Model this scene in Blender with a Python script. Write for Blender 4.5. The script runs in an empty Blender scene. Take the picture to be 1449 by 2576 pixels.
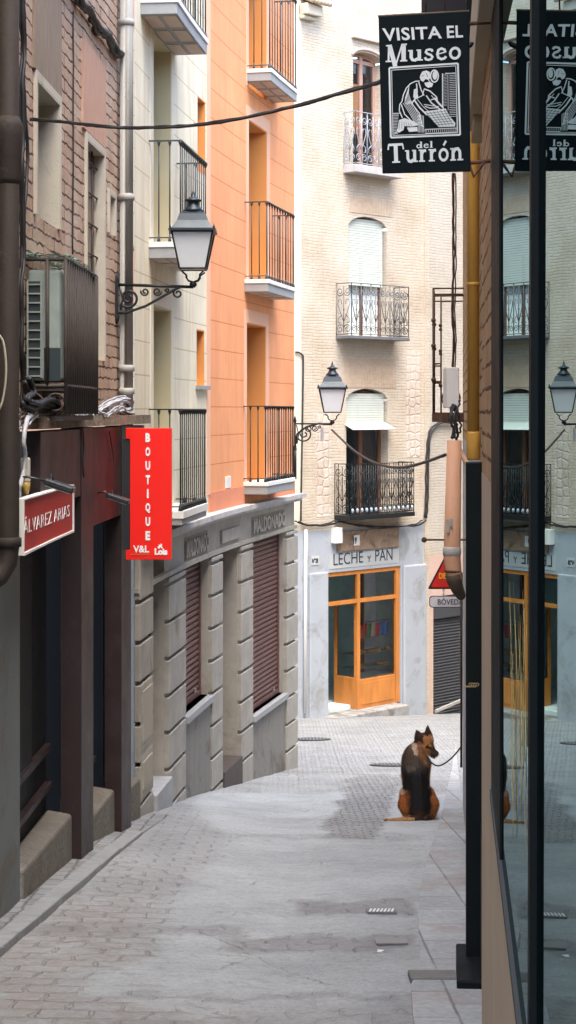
import bpy, bmesh, math, random
from mathutils import Vector, Matrix, noise
random.seed(7)
# ---------------------------------------------------------------- camera, world, sun
F, CX, HY = 4273.0, 724.5, 1035.0      # focal length, optical axis and horizon measured on the photograph (1449 px wide)
scene = bpy.context.scene
COL = scene.collection
cam = bpy.data.cameras.new('camera'); camo = bpy.data.objects.new('camera', cam); COL.objects.link(camo)
camo.location = (0, 0, 0); camo.rotation_euler = (math.radians(90), 0, 0)
cam.sensor_fit = 'VERTICAL'; cam.sensor_height = 36.0; cam.sensor_width = 24
cam.lens = F / 2576.0 * 36.0
cam.shift_y = -(1288.0 - HY) / 2576.0
cam.clip_start = 0.05; cam.clip_end = 500
scene.camera = camo
w = bpy.data.worlds.new("World"); scene.world = w; w.use_nodes = True
nt = w.node_tree; bg = nt.nodes['Background']
sky = nt.nodes.new('ShaderNodeTexSky'); sky.sky_type = 'NISHITA'; sky.sun_disc = False
SUN_EL, SUN_AZ = 66.0, 170.0            # azimuth: clockwise from +Y, the light comes from behind right
sky.sun_elevation = math.radians(SUN_EL); sky.sun_rotation = math.radians(SUN_AZ)
sky.air_density = 1.0; sky.dust_density = 3.0; sky.ozone_density = 1.0
nt.links.new(sky.outputs[0], bg.inputs[0]); bg.inputs[1].default_value = 0.15
sl = bpy.data.lights.new('sun', 'SUN'); so = bpy.data.objects.new('sun', sl); COL.objects.link(so)
sl.energy = 0.8; sl.angle = math.radians(45); sl.color = (1.0, 0.93, 0.82)
a, e = math.radians(SUN_AZ), math.radians(SUN_EL)
sdir = Vector((math.sin(a) * math.cos(e), math.cos(a) * math.cos(e), math.sin(e)))
so.rotation_euler = sdir.to_track_quat('Z', 'Y').to_euler(); so.location = (0, 0, 30)
scene.view_settings.view_transform = 'Standard'; scene.view_settings.look = 'None'
scene.view_settings.exposure = 2.5; scene.view_settings.gamma = 1.0
scene.render.engine = 'CYCLES'
scene.cycles.max_bounces = 10; scene.cycles.diffuse_bounces = 6; scene.cycles.glossy_bounces = 4
scene.cycles.transmission_bounces = 6; scene.cycles.transparent_max_bounces = 12
scene.cycles.caustics_reflective = False; scene.cycles.caustics_refractive = False

# ---------------------------------------------------------------- helpers
def V(*a): return Vector(a)
def P(x, y, D): return V((x - CX) / F * D, D, -(y - HY) / F * D)
def gz(Y):                                            # street profile: downhill, easing off at the crossing
    if Y < 24: return -1.55 - 0.143 * Y
    if Y < 33: return -4.982 - 0.112 * (Y - 24)
    if Y < 39: return -5.99 - 0.152 * (Y - 33)
    return -6.902 - 0.02 * (Y - 39)
def G(x, y, dz=0):                                    # the ground point seen at a place in the photograph
    s = (y - HY) / F; lo, hi = 1.0, 80.0
    for _ in range(50):
        m = (lo + hi) / 2
        if -s * m > gz(m) + dz: lo = m
        else: hi = m
    return P(x, y, lo)

class MB:
    def __init__(s): s.v, s.f, s.uv, s.sm = [], [], [], []
    def face(s, pts, uvs=None, smooth=False):
        n = len(s.v); s.v += [tuple(p) for p in pts]; s.f.append(tuple(range(n, n + len(pts))))
        s.uv.append(uvs if uvs else [(p[0] + p[1], p[2]) for p in pts]); s.sm.append(smooth)
    def mesh(s, verts, faces, smooth=False):
        n = len(s.v); s.v += [tuple(p) for p in verts]
        for f in faces:
            s.f.append(tuple(i + n for i in f)); s.uv.append([(verts[i][0] + verts[i][1], verts[i][2]) for i in f]); s.sm.append(smooth)
    def wquad(s, W, u0, u1, z0, z1, o, n=1):
        for i in range(n):
            a, b = u0 + (u1 - u0) * i / n, u0 + (u1 - u0) * (i + 1) / n; s.face([W.pt(a, z0, o), W.pt(b, z0, o), W.pt(b, z1, o), W.pt(a, z1, o)], [(a, z0), (b, z0), (b, z1), (a, z1)])
    def hexa(s, c, smooth=False):                     # c: 8 corners, bottom 4 ccw then top 4
        s.mesh([Vector(p) for p in c], [(3, 2, 1, 0), (4, 5, 6, 7), (0, 1, 5, 4), (1, 2, 6, 5), (2, 3, 7, 6), (3, 0, 4, 7)], smooth)
    def box(s, lo, hi):
        x0, y0, z0 = lo; x1, y1, z1 = hi
        s.hexa([(x0, y0, z0), (x1, y0, z0), (x1, y1, z0), (x0, y1, z0), (x0, y0, z1), (x1, y0, z1), (x1, y1, z1), (x0, y1, z1)])
    def obox(s, c, ax, ay, az):                       # centre and three half axes
        c, ax, ay, az = Vector(c), Vector(ax), Vector(ay), Vector(az)
        s.hexa([c - ax - ay - az, c + ax - ay - az, c + ax + ay - az, c - ax + ay - az, c - ax - ay + az, c + ax - ay + az, c + ax + ay + az, c - ax + ay + az])
    def wbox(s, W, u0, u1, z0, z1, o0, o1, step=0.4):
        n = max(1, int(math.ceil((u1 - u0) / step)))
        for i in range(n):
            a, b = u0 + (u1 - u0) * i / n, u0 + (u1 - u0) * (i + 1) / n
            c = [W.pt(a, z0, o1), W.pt(b, z0, o1), W.pt(b, z0, o0), W.pt(a, z0, o0), W.pt(a, z1, o1), W.pt(b, z1, o1), W.pt(b, z1, o0), W.pt(a, z1, o0)]
            fs = [((0, 1, 5, 4), ((a, z0), (b, z0), (b, z1), (a, z1))), ((3, 2, 1, 0), ((a, o0), (b, o0), (b, o1), (a, o1))), ((4, 5, 6, 7), ((a, o1), (b, o1), (b, o0), (a, o0))),
                  ((2, 3, 7, 6), ((b, z0), (a, z0), (a, z1), (b, z1)))]
            if i == 0: fs.append(((3, 0, 4, 7), ((o0, z0), (o1, z0), (o1, z1), (o0, z1))))
            if i == n - 1: fs.append(((1, 2, 6, 5), ((o1, z0), (o0, z0), (o0, z1), (o1, z1))))
            for f, uv in fs: s.face([c[k] for k in f], list(uv))
    def tube(s, pts, r, n=6, cap=True, smooth=True):
        pts = [Vector(p) for p in pts]; m = len(pts)
        if m < 2: return
        rs = r if isinstance(r, (list, tuple)) else [r] * m
        t0 = (pts[1] - pts[0]).normalized()
        ref = V(0, 0, 1) if abs(t0.z) < 0.9 else V(1, 0, 0)
        a = t0.cross(ref).normalized(); rings = []
        for i in range(m):
            t = (pts[min(i + 1, m - 1)] - pts[max(i - 1, 0)])
            if t.length < 1e-9: t = t0
            t.normalize(); a = (a - t * a.dot(t))
            if a.length < 1e-6: a = t.orthogonal()
            a.normalize(); b = t.cross(a)
            rings.append([pts[i] + (a * math.cos(2 * math.pi * k / n) + b * math.sin(2 * math.pi * k / n)) * rs[i] for k in range(n)])
        vs = [p for rg in rings for p in rg]
        fs = [(i * n + k, i * n + (k + 1) % n, (i + 1) * n + (k + 1) % n, (i + 1) * n + k) for i in range(m - 1) for k in range(n)]
        if cap: fs += [tuple(range(n - 1, -1, -1)), tuple(range((m - 1) * n, m * n))]
        s.mesh(vs, fs, smooth)
    def lathe(s, c, prof, n=12, rot=0, smooth=True):  # prof: (r, z)
        vs = [Vector(c) + V(r * math.cos(2 * math.pi * k / n + rot), r * math.sin(2 * math.pi * k / n + rot), z) for r, z in prof for k in range(n)]
        fs = [(i * n + k, i * n + (k + 1) % n, (i + 1) * n + (k + 1) % n, (i + 1) * n + k) for i in range(len(prof) - 1) for k in range(n)]
        fs += [tuple(range(n - 1, -1, -1)), tuple(range((len(prof) - 1) * n, len(prof) * n))]
        s.mesh(vs, fs, smooth)
    def ball(s, c, r, n=8, m=6):
        rr = r if isinstance(r, (tuple, list)) else (r, r, r); c = Vector(c)
        s.mesh([c + V(rr[0] * math.sin(math.pi * j / m) * math.cos(2 * math.pi * k / n), rr[1] * math.sin(math.pi * j / m) * math.sin(2 * math.pi * k / n), rr[2] * math.cos(math.pi * j / m)) for j in range(m + 1) for k in range(n)],
               [(j * n + k, (j + 1) * n + k, (j + 1) * n + (k + 1) % n, j * n + (k + 1) % n) for j in range(m) for k in range(n)], True)
    def prism(s, pts, nrm):                           # planar polygon pushed along nrm
        pts = [Vector(p) for p in pts]; nrm = Vector(nrm); n = len(pts)
        s.mesh(pts + [p + nrm for p in pts], [tuple(range(n)), tuple(range(2 * n - 1, n - 1, -1))] + [(i, i + n, (i + 1) % n + n, (i + 1) % n) for i in range(n)])
    def build(s, name, mat, parent=None, loc=None, bevel=0):
        base = Vector((0, 0, 0))
        if parent is not None:
            p = parent
            while p is not None: base += p.location; p = p.parent
        elif loc is not None: base = Vector(loc)
        elif s.v:
            xs, ys, zs = zip(*s.v); base = V((min(xs) + max(xs)) / 2, (min(ys) + max(ys)) / 2, min(zs))
        me = bpy.data.meshes.new(name)
        me.from_pydata([(p[0] - base.x, p[1] - base.y, p[2] - base.z) for p in s.v], [], s.f)
        uvl = me.uv_layers.new(name='UVMap'); k = 0
        for fi, f in enumerate(s.f):
            for j in range(len(f)):
                uvl.data[k].uv = s.uv[fi][j]; k += 1
        me.polygons.foreach_set('use_smooth', s.sm)
        me.materials.append(mat); me.update()
        o = bpy.data.objects.new(name, me); COL.objects.link(o)
        if parent is not None: o.parent = parent
        else: o.location = base
        if bevel:
            bm = bmesh.new(); bm.from_mesh(me); bmesh.ops.remove_doubles(bm, verts=bm.verts, dist=1e-5); bm.to_mesh(me); bm.free()
            b = o.modifiers.new('bevel', 'BEVEL'); b.width = bevel; b.segments = 2; b.limit_method = 'ANGLE'; b.angle_limit = math.radians(40)
        return o

def tag(o, label=None, cat=None, group=None, kind=None):
    if label: o['label'] = label
    if cat: o['category'] = cat
    if group: o['group'] = group
    if kind: o['kind'] = kind
    return o
def thing(name, label, cat, loc=(0, 0, 0), group=None):
    o = bpy.data.objects.new(name, None); COL.objects.link(o); o.location = loc; o.empty_display_size = 0.2
    return tag(o, label, cat, group)

class Wall:
    """a facade line on plan; n points towards the street"""
    def __init__(s, pts, side):
        s.p = [Vector((x, y, 0)) for x, y in pts]; s.side = side; s.c = [0.0]
        for i in range(1, len(s.p)): s.c.append(s.c[-1] + (s.p[i] - s.p[i - 1]).length)
        sn = []
        for i in range(len(s.p) - 1):
            t = (s.p[i + 1] - s.p[i]).normalized(); sn.append(V(t.y, -t.x, 0) * side)
        s.n = [sn[0]] + [(sn[i] + sn[i - 1]).normalized() for i in range(1, len(sn))] + [sn[-1]]
        s.L = s.c[-1]
    def at(s, u):
        i = 0
        while i < len(s.c) - 2 and s.c[i + 1] < u: i += 1
        f = (u - s.c[i]) / (s.c[i + 1] - s.c[i]); g = min(1, max(0, f))
        p = s.p[i].lerp(s.p[i + 1], f); return p, (s.p[i + 1] - s.p[i]).normalized(), s.n[i].lerp(s.n[i + 1], g).normalized()
    def pt(s, u, z, o=0):
        p, t, n = s.at(u); q = p + n * o; return V(q.x, q.y, z)
    def hit(s, x, o=0):
        m = (x - CX) / F; N = 600; pu = None
        best = None
        for k in range(N + 1):
            u = -3 + (s.L + 6) * k / N; q = s.pt(u, 0, o); f = q.x - m * q.y
            if pu is not None and q.y > 0.3 and (f > 0) != (pf > 0):
                uu = pu + (u - pu) * (pf / (pf - f)); return uu, s.pt(uu, 0, o).y
            pu, pf = u, f
            if best is None or (q.y > 1 and abs(f) < best[0]): best = (abs(f), u, q.y)
        return best[1], best[2]
    def uz(s, x, y, o=0):
        u, D = s.hit(x, o); return u, -(y - HY) / F * D
    def u(s, x, o=0): return s.hit(x, o)[0]
    def z(s, x, y, o=0): return s.uz(x, y, o)[1]

def facade(mb, W, u0, u1, z0, z1, holes=(), top=None):
    """wall sheet with openings cut out and their reveals; hole = (u0,u1,z0,z1,depth[,rise])"""
    us = {round(u0, 5), round(u1, 5)} | {round(c, 5) for c in W.c if u0 < c < u1}; zs = {round(z0, 5), round(z1, 5)}
    for h in holes:
        for q in h[:2]: us.add(round(min(max(q, u0), u1), 5))
        for q in h[2:4]: zs.add(round(min(max(q, z0), z1), 5))
    us, zs = sorted(us), sorted(zs)
    for a, b in zip(us, us[1:]):
        for c, d in zip(zs, zs[1:]):
            mu, mz = (a + b) / 2, (c + d) / 2
            if any(h[0] < mu < h[1] and h[2] < mz < h[3] for h in holes): continue
            mb.face([W.pt(a, c), W.pt(b, c), W.pt(b, d), W.pt(a, d)], [(a, c), (b, c), (b, d), (a, d)])
    for h in holes:
        a, b, c, d, dep = h[:5]; rise = h[5] if len(h) > 5 else 0; c = max(c, z0); d0 = min(d, z1)
        sp = d0 - rise
        mb.face([W.pt(b, c), W.pt(b, c, -dep), W.pt(b, sp, -dep), W.pt(b, sp)], [(0, c), (dep, c), (dep, sp), (0, sp)])
        mb.face([W.pt(a, c, -dep), W.pt(a, c), W.pt(a, sp), W.pt(a, sp, -dep)], [(0, c), (dep, c), (dep, sp), (0, sp)])
        mb.face([W.pt(a, c, -dep), W.pt(b, c, -dep), W.pt(b, c), W.pt(a, c)], [(a, 0), (b, 0), (b, dep), (a, dep)])
        n = 12 if rise else 1
        for k in range(n):
            ua, ub = a + (b - a) * k / n, a + (b - a) * (k + 1) / n
            fa, fb = (2 * k / n - 1), (2 * (k + 1) / n - 1)
            za, zb = sp + rise * math.sqrt(max(0, 1 - fa * fa * 0.96)) , sp + rise * math.sqrt(max(0, 1 - fb * fb * 0.96))
            if not rise: za = zb = d0
            mb.face([W.pt(ua, za), W.pt(ub, zb), W.pt(ub, zb, -dep), W.pt(ua, za, -dep)], [(ua, 0), (ub, 0), (ub, dep), (ua, dep)])
            if rise: mb.face([W.pt(ua, za), W.pt(ub, zb), W.pt(ub, d0), W.pt(ua, d0)], [(ua, za), (ub, zb), (ub, d0), (ua, d0)])

def spiral(c, ax, ay, r0, r1, a0, turns, n=18):
    c, ax, ay = Vector(c), Vector(ax), Vector(ay); out = []
    for i in range(n + 1):
        f = i / n; r = r0 + (r1 - r0) * f; t = a0 + turns * 2 * math.pi * f
        out.append(c + ax * (r * math.cos(t)) + ay * (r * math.sin(t)))
    return out

def text2d(txt, bold=0.0, shear=0.0, space=1.0):
    cu = bpy.data.curves.new('t', 'FONT'); cu.body = txt; cu.size = 1; cu.offset = bold; cu.shear = shear; cu.fill_mode = 'BOTH' if False else 'FRONT'
    cu.dimensions = '2D'; cu.space_character = space; cu.resolution_u = 3
    o = bpy.data.objects.new('t', cu); COL.objects.link(o)
    dg = bpy.context.evaluated_depsgraph_get(); me = bpy.data.meshes.new_from_object(o.evaluated_get(dg))
    vs = [(v.co.x, v.co.y) for v in me.vertices]; fs = [tuple(p.vertices) for p in me.polygons]
    bpy.data.objects.remove(o); bpy.data.curves.remove(cu); bpy.data.meshes.remove(me)
    x0 = min(v[0] for v in vs); x1 = max(v[0] for v in vs); y0 = min(v[1] for v in vs); y1 = max(v[1] for v in vs)
    return [((x - x0) / (x1 - x0), (y - y0) / (y1 - y0)) for x, y in vs], fs
def text_on(mb, txt, fn, bold=0.0, depth=0.0, space=1.0, shear=0.0):
    """fn(a, b, c) maps text box coords (0..1, 0..1) and a height c to space"""
    vs, fs = text2d(txt, bold, shear, space)
    top = [fn(a, b, depth) for a, b in vs]; mb.mesh(top, fs)
    if depth:
        bot = [fn(a, b, 0) for a, b in vs]; ed = {}
        for f in fs:
            for i in range(len(f)):
                e = (f[i], f[(i + 1) % len(f)]); ed[e] = 1
        sides = [e for e in ed if (e[1], e[0]) not in ed]
        n = len(vs); mb.mesh(bot + top, [(a, b, b + n, a + n) for a, b in sides])

# ---------------------------------------------------------------- materials
def nn(nt, t, **kw):
    n = nt.nodes.new(t)
    for k, v in kw.items(): setattr(n, k, v)
    return n
def newmat(name):
    m = bpy.data.materials.new(name); m.use_nodes = True; t = m.node_tree; return m, t, t.nodes['Principled BSDF'], t.links.new
def mathn(t, L, op, a, b=None, c=None, clamp=False):
    n = nn(t, 'ShaderNodeMath', operation=op); n.use_clamp = clamp
    for i, q in enumerate((a, b, c)):
        if q is None: continue
        if isinstance(q, (int, float)): n.inputs[i].default_value = q
        else: L(q, n.inputs[i])
    return n.outputs[0]
def mixc(t, L, f, a, b, mode='MIX'):
    n = nn(t, 'ShaderNodeMix', data_type='RGBA', blend_type=mode)
    for i, q in ((0, f), (6, a), (7, b)):
        if isinstance(q, (int, float)): n.inputs[i].default_value = q
        elif isinstance(q, tuple): n.inputs[i].default_value = (*q[:3], 1)
        else: L(q, n.inputs[i])
    return n.outputs[2]
def ramp(t, L, f, stops):
    n = nn(t, 'ShaderNodeValToRGB'); el = n.color_ramp.elements
    while len(el) < len(stops): el.new(0.5)
    for e_, (p, c) in zip(el, stops): e_.position = p; e_.color = (*c, 1) if isinstance(c, tuple) else (c, c, c, 1)
    L(f, n.inputs[0]); return n.outputs[0]
def coords(t, L, kind='Object', scale=(1, 1, 1)):
    tc = nn(t, 'ShaderNodeTexCoord'); mp = nn(t, 'ShaderNodeMapping'); mp.inputs['Scale'].default_value = scale
    L(tc.outputs[kind], mp.inputs[0]); return mp.outputs[0]
def noisen(t, L, v, scale, detail=6, rough=0.6, dist=0.0):
    n = nn(t, 'ShaderNodeTexNoise'); L(v, n.inputs['Vector']); n.inputs['Scale'].default_value = scale
    n.inputs['Detail'].default_value = detail; n.inputs['Roughness'].default_value = rough; n.inputs['Distortion'].default_value = dist
    return n.outputs[0]
def bumpn(t, L, h, strength, dist, bs):
    b = nn(t, 'ShaderNodeBump'); b.inputs['Strength'].default_value = strength; b.inputs['Distance'].default_value = dist
    L(h, b.inputs['Height']); L(b.outputs[0], bs.inputs['Normal'])
def mul(c, k): return tuple(min(1, q * k) for q in c)
MATS = {}
def M(name, col, rough=0.75, ns=8, amt=0.15, bs_=40, bst=0.2, bd=0.004, metal=0, kind='Object', dirt=None, dsc=2.5, dth=0.55, spec=0.4, stretch=(1, 1, 1)):
    if name in MATS: return MATS[name]
    m, t, bs, L = newmat(name); v = coords(t, L, kind, stretch)
    n1 = noisen(t, L, v, ns, 8, 0.65)
    c = ramp(t, L, n1, [(0.25, mul(col, 1 - amt)), (0.75, mul(col, 1 + amt))])
    if dirt:
        d = noisen(t, L, v, dsc, 8, 0.7, 0.6); f = ramp(t, L, d, [(dth, 0.0), (dth + 0.14, 1.0)])
        c = mixc(t, L, f, c, dirt)
    L(c, bs.inputs['Base Color']); bs.inputs['Metallic'].default_value = metal
    L(ramp(t, L, n1, [(0.3, min(1, rough - 0.08)), (0.7, min(1, rough + 0.08))]), bs.inputs['Roughness'])
    bs.inputs['Specular IOR Level'].default_value = spec
    if bst: bumpn(t, L, noisen(t, L, v, bs_, 5, 0.6), bst, bd, bs)
    MATS[name] = m; return m
def plain(name, col, rough=0.5, metal=0, spec=0.5):
    if name in MATS: return MATS[name]
    m, t, bs, L = newmat(name); v = coords(t, L); n1 = noisen(t, L, v, 30, 4)
    L(ramp(t, L, n1, [(0.3, mul(col, .94)), (0.7, mul(col, 1.06))]), bs.inputs['Base Color']); bs.inputs['Roughness'].default_value = rough; bs.inputs['Metallic'].default_value = metal
    bs.inputs['Specular IOR Level'].default_value = spec; MATS[name] = m; return m
def stucco(name, col, sp, off, line, dirt=None, vary=0.08, groove=0.010):
    """painted render ruled into courses, on the facade's own (metres along, height) map"""
    m, t, bs, L = newmat(name); uv = coords(t, L, 'UV'); sx = nn(t, 'ShaderNodeSeparateXYZ'); L(uv, sx.inputs[0])
    wob = noisen(t, L, uv, 1.2, 3); zz = mathn(t, L, 'ADD', sx.outputs[1], mathn(t, L, 'MULTIPLY', wob, 0.006))
    fr = mathn(t, L, 'FRACT', mathn(t, L, 'DIVIDE', mathn(t, L, 'SUBTRACT', zz, off), sp))
    ln = mathn(t, L, 'LESS_THAN', fr, groove / sp)
    n1 = noisen(t, L, uv, 1.3, 8, 0.6); c = ramp(t, L, n1, [(0.3, mul(col, 1 - vary)), (0.7, mul(col, 1 + vary))])
    if dirt:
        st = coords(t, L, 'UV', (3.0, 0.35, 1)); c = mixc(t, L, ramp(t, L, noisen(t, L, st, 2.2, 8, .7), [(0.44, 0.0), (0.70, 0.75)]), c, dirt)
    c = mixc(t, L, mathn(t, L, 'MULTIPLY', ln, 0.75), c, line); L(c, bs.inputs['Base Color']); bs.inputs['Roughness'].default_value = 0.9
    bs.inputs['Specular IOR Level'].default_value = 0.2
    h = mathn(t, L, 'SUBTRACT', mathn(t, L, 'MULTIPLY', noisen(t, L, uv, 160, 4), 0.25), ln); bumpn(t, L, h, 0.6, 0.006, bs)
    MATS[name] = m; return m
def brick(name, cols, mortar, row=0.093, wid=0.27, dist=0.04, bump=0.9, ms=0.012, kind='UV', dirt=None, warp=1.0):
    m, t, bs, L = newmat(name); uv = coords(t, L, kind)
    nz = nn(t, 'ShaderNodeTexNoise'); L(uv, nz.inputs['Vector']); nz.inputs['Scale'].default_value = 9; nz.inputs['Detail'].default_value = 5
    sub = nn(t, 'ShaderNodeVectorMath', operation='SUBTRACT'); L(nz.outputs['Color'], sub.inputs[0]); sub.inputs[1].default_value = (.5, .5, .5)
    sc = nn(t, 'ShaderNodeVectorMath', operation='SCALE'); L(sub.outputs[0], sc.inputs[0]); sc.inputs['Scale'].default_value = dist * warp
    ad = nn(t, 'ShaderNodeVectorMath', operation='ADD'); L(uv, ad.inputs[0]); L(sc.outputs[0], ad.inputs[1])
    b = nn(t, 'ShaderNodeTexBrick'); L(ad.outputs[0], b.inputs['Vector']); b.inputs['Scale'].default_value = 1
    b.inputs['Brick Width'].default_value = wid; b.inputs['Row Height'].default_value = row; b.inputs['Mortar Size'].default_value = ms; b.inputs['Mortar Smooth'].default_value = 0.5
    b.inputs['Color1'].default_value = (*cols[0], 1); b.inputs['Color2'].default_value = (*cols[1], 1); b.inputs['Mortar'].default_value = (*cols[0], 1)
    keep = ramp(t, L, noisen(t, L, uv, 2.6, 5, .6), [(0.36, 0.12), (0.5, 1.0)]); joint = mathn(t, L, 'MULTIPLY', b.outputs['Fac'], keep)
    n2 = noisen(t, L, uv, 22, 8, .7); c = mixc(t, L, joint, mixc(t, L, 0.45, b.outputs[0], ramp(t, L, n2, [(0.3, .25), (0.7, 1.0)]), 'MULTIPLY'), mortar)
    c = mixc(t, L, mathn(t, L, 'MULTIPLY', ramp(t, L, noisen(t, L, uv, 3, 6), [(0.45, 0.0), (0.7, 0.5)]), mathn(t, L, 'SUBTRACT', 1.0, joint)), c, cols[2])
    if dirt: c = mixc(t, L, mathn(t, L, 'MULTIPLY', ramp(t, L, noisen(t, L, uv, 1.1, 8, .7), [(0.5, 0.0), (0.66, 0.7)]), mathn(t, L, 'SUBTRACT', 1.0, mathn(t, L, 'MULTIPLY', joint, .7))), c, dirt)
    L(c, bs.inputs['Base Color']); bs.inputs['Roughness'].default_value = 0.95; bs.inputs['Specular IOR Level'].default_value = 0.15
    h = mathn(t, L, 'ADD', mathn(t, L, 'MULTIPLY', joint, -1.0), mathn(t, L, 'MULTIPLY', n2, 0.6)); bumpn(t, L, h, bump, 0.02, bs)
    MATS[name] = m; return m
def glassmat(name, tint=(1, 1, 1), ior=1.5, mult=1.0, thru=(0.75, 0.8, 0.8), wave=0.0, base=0.0):
    m, t, bs, L = newmat(name); t.nodes.remove(bs); out = t.nodes['Material Output']
    fr = nn(t, 'ShaderNodeFresnel'); fr.inputs[0].default_value = ior
    tr = nn(t, 'ShaderNodeBsdfTransparent'); tr.inputs[0].default_value = (*thru, 1)
    gl = nn(t, 'ShaderNodeBsdfGlossy'); gl.inputs['Color'].default_value = (*tint, 1); gl.inputs['Roughness'].default_value = 0.0
    if wave:
        b = nn(t, 'ShaderNodeBump'); b.inputs['Strength'].default_value = wave; b.inputs['Distance'].default_value = 0.002
        L(noisen(t, L, coords(t, L), 1.6, 2), b.inputs['Height']); L(b.outputs[0], gl.inputs['Normal'])
    mx = nn(t, 'ShaderNodeMixShader'); L(mathn(t, L, 'ADD', mathn(t, L, 'MULTIPLY', fr.outputs[0], mult), base, clamp=True), mx.inputs[0]); L(tr.outputs[0], mx.inputs[1]); L(gl.outputs[0], mx.inputs[2])
    L(mx.outputs[0], out.inputs[0]); MATS[name] = m; return m

m_iron = M('black_iron', (0.018, 0.022, 0.024), 0.45, 20, 0.3, 80, 0.2, 0.001, metal=0.3)
m_rust = M('rusty_iron', (0.07, 0.035, 0.022), 0.8, 14, 0.4, 60, 0.4, 0.002, dirt=(0.16, 0.07, 0.03), dsc=9)
m_balc = M('soiled_iron', (0.05, 0.04, 0.034), .7, 14, .4, 60, .3, .002, dirt=(.10, .06, .04), dsc=7, dth=.6)
m_rail = M('grey_iron', (0.05, 0.055, 0.058), 0.5, 20, 0.3, 60, 0.15, 0.001, metal=0.2)
m_slab = M('grey_slab', (0.30, 0.31, 0.31), 0.8, 6, 0.15)
m_white = M('white_paint', (0.74, 0.73, 0.69), 0.6, 6, 0.06, dirt=(0.5, 0.47, 0.42), dth=0.62)
m_dark = M('dark_inside', (0.012, 0.014, 0.015), 0.9, 5, 0.3, 40, 0)
m_cream = stucco('cream_render', (0.74, 0.68, 0.52), 0.305, 0.02, (0.42, 0.33, 0.18), (0.54, 0.48, 0.35), 0.09)
m_creamp = M('cream_plain', (0.68, 0.63, 0.50), 0.9, 2, 0.05, 150, 0.25, 0.002, kind='UV')
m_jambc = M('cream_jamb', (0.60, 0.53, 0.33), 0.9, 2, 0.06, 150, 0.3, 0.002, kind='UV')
m_orange = stucco('orange_render', (0.78, 0.345, 0.162), 0.322, 0.05, (0.52, 0.14, 0.03), (0.64, 0.28, 0.15), 0.09)
m_orangep = M('orange_plain', (0.76, 0.44, 0.29), 0.9, 2, 0.05, 150, 0.25, 0.002, kind='UV')
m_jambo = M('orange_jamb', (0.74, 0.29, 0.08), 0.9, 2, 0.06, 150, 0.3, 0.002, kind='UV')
m_stone = M('rusticated_stone', (0.325, 0.305, 0.265), 0.85, 3.5, 0.22, 90, 0.45, 0.003, dirt=(0.20, 0.165, 0.115), dsc=1.6, dth=0.58)
m_granite = M('granite_panel', (0.20, 0.19, 0.17), 0.8, 60, 0.25, 90, 0.2, 0.002, dirt=(0.12, 0.10, 0.085), dsc=2.2, dth=0.5)
m_shut = M('brown_shutter', (0.115, 0.058, 0.052), 0.38, 5, 0.2, 50, 0.1, 0.001, spec=0.6)
m_brown = M('brown_shopfront', (0.028, 0.017, 0.016), 0.5, 3, 0.25, 40, 0.06, 0.001, spec=0.3, dirt=(0.038, 0.026, 0.025), dth=0.5)
m_recess = M('recess_black_brown', (0.009, 0.009, 0.009), 0.6, 3, 0.25, 40, 0.06, 0.001, spec=0.15)
m_brick = brick('old_brick', [(0.46, 0.30, 0.205), (0.57, 0.41, 0.295), (0.56, 0.45, 0.35)], (0.085, 0.05, 0.04), 0.088, 0.8, 0.05, 1.0, 0.009, dirt=(0.56, 0.45, 0.36))
m_plast = M('old_plaster', (0.50, 0.45, 0.36), 0.9, 3, 0.1, 60, 0.5, 0.005, dirt=(0.36, 0.31, 0.22), dsc=2, kind='UV')
m_red = M('red_sign', (0.82, 0.012, 0.005), 0.4, 3, 0.04, 50, 0, dirt=None)
m_white2 = plain('white_letter', (0.80, 0.80, 0.78), 0.6)
m_granb = M('granite_rough', (0.15, 0.135, 0.11), 0.9, 5, 0.3, 25, 0.8, 0.02, dirt=(0.12, 0.10, 0.07))
m_cable = plain('black_cable', (0.02, 0.02, 0.022), 0.6)
m_cableg = plain('grey_cable', (0.42, 0.43, 0.45), 0.55)
m_lampg = M('frosted_glass', (0.62, 0.65, 0.66), 0.35, 4, 0.05, 40, 0)
m_pipeg = M('grey_pipe_paint', (0.37, 0.365, 0.335), 0.6, 4, 0.08, 40, 0.1, 0.002, stretch=(1, 1, .3))
# ---------------------------------------------------------------- plan of the street
_xv = [(-400, 790), (39, 816), (194, 893), (334, 1088), (435, 1243), (544, 1476), (660, 1709), (738, 1771), (760, 1790)]
def xvp(x):
    for (a, p), (b, q) in zip(_xv, _xv[1:]):
        if x <= b: return p + (q - p) * (x - a) / (b - a)
    return _xv[-1][1]
def _plan():
    out = []; D = 16.9; x = 435.0
    while x < 742: D *= math.exp(4.0 / (xvp(x + 2) - x - 2)); x += 4; out.append((x, D))
    D = 16.9; x = 435.0; lo = [(x, D)]
    while x > -60: D *= math.exp(-4.0 / (xvp(x - 2) - x + 2)); x -= 4; lo.append((x, D))
    pts = lo[::-1] + out; res = []; last = None
    for x, D in pts:
        if last is None or D - last > 0.42 or x == pts[-1][0]: res.append(((x - CX) / F * D, D)); last = D
    return [(-1.72, 0.5), (-1.68, 3.0), (-1.64, 6.0)] + res
LW = Wall(_plan(), 1)
LEND = LW.L
RX = lambda Y: 0.18 + 0.0923 * Y
RW = Wall([(RX(-9), -9), (RX(17.0), 17.0)], -1)         # right hand facade
_fa = V(1.6, 35.5, 0); _fd = V(0.698, 0.716, 0)
FW = Wall([((_fa - _fd * 9).x, (_fa - _fd * 9).y), ((_fa + _fd * 9).x, (_fa + _fd * 9).y)], 1)
def gxy(X, Y):
    b = gz(Y); k = max(0.0, min(1.0, (24 - Y) / 8)) * max(.25, min(1.0, (Y - 9.0) / 3.0))
    return b + 0.10 * max(0.0, min(1.4, -X - 0.2)) * k
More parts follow.
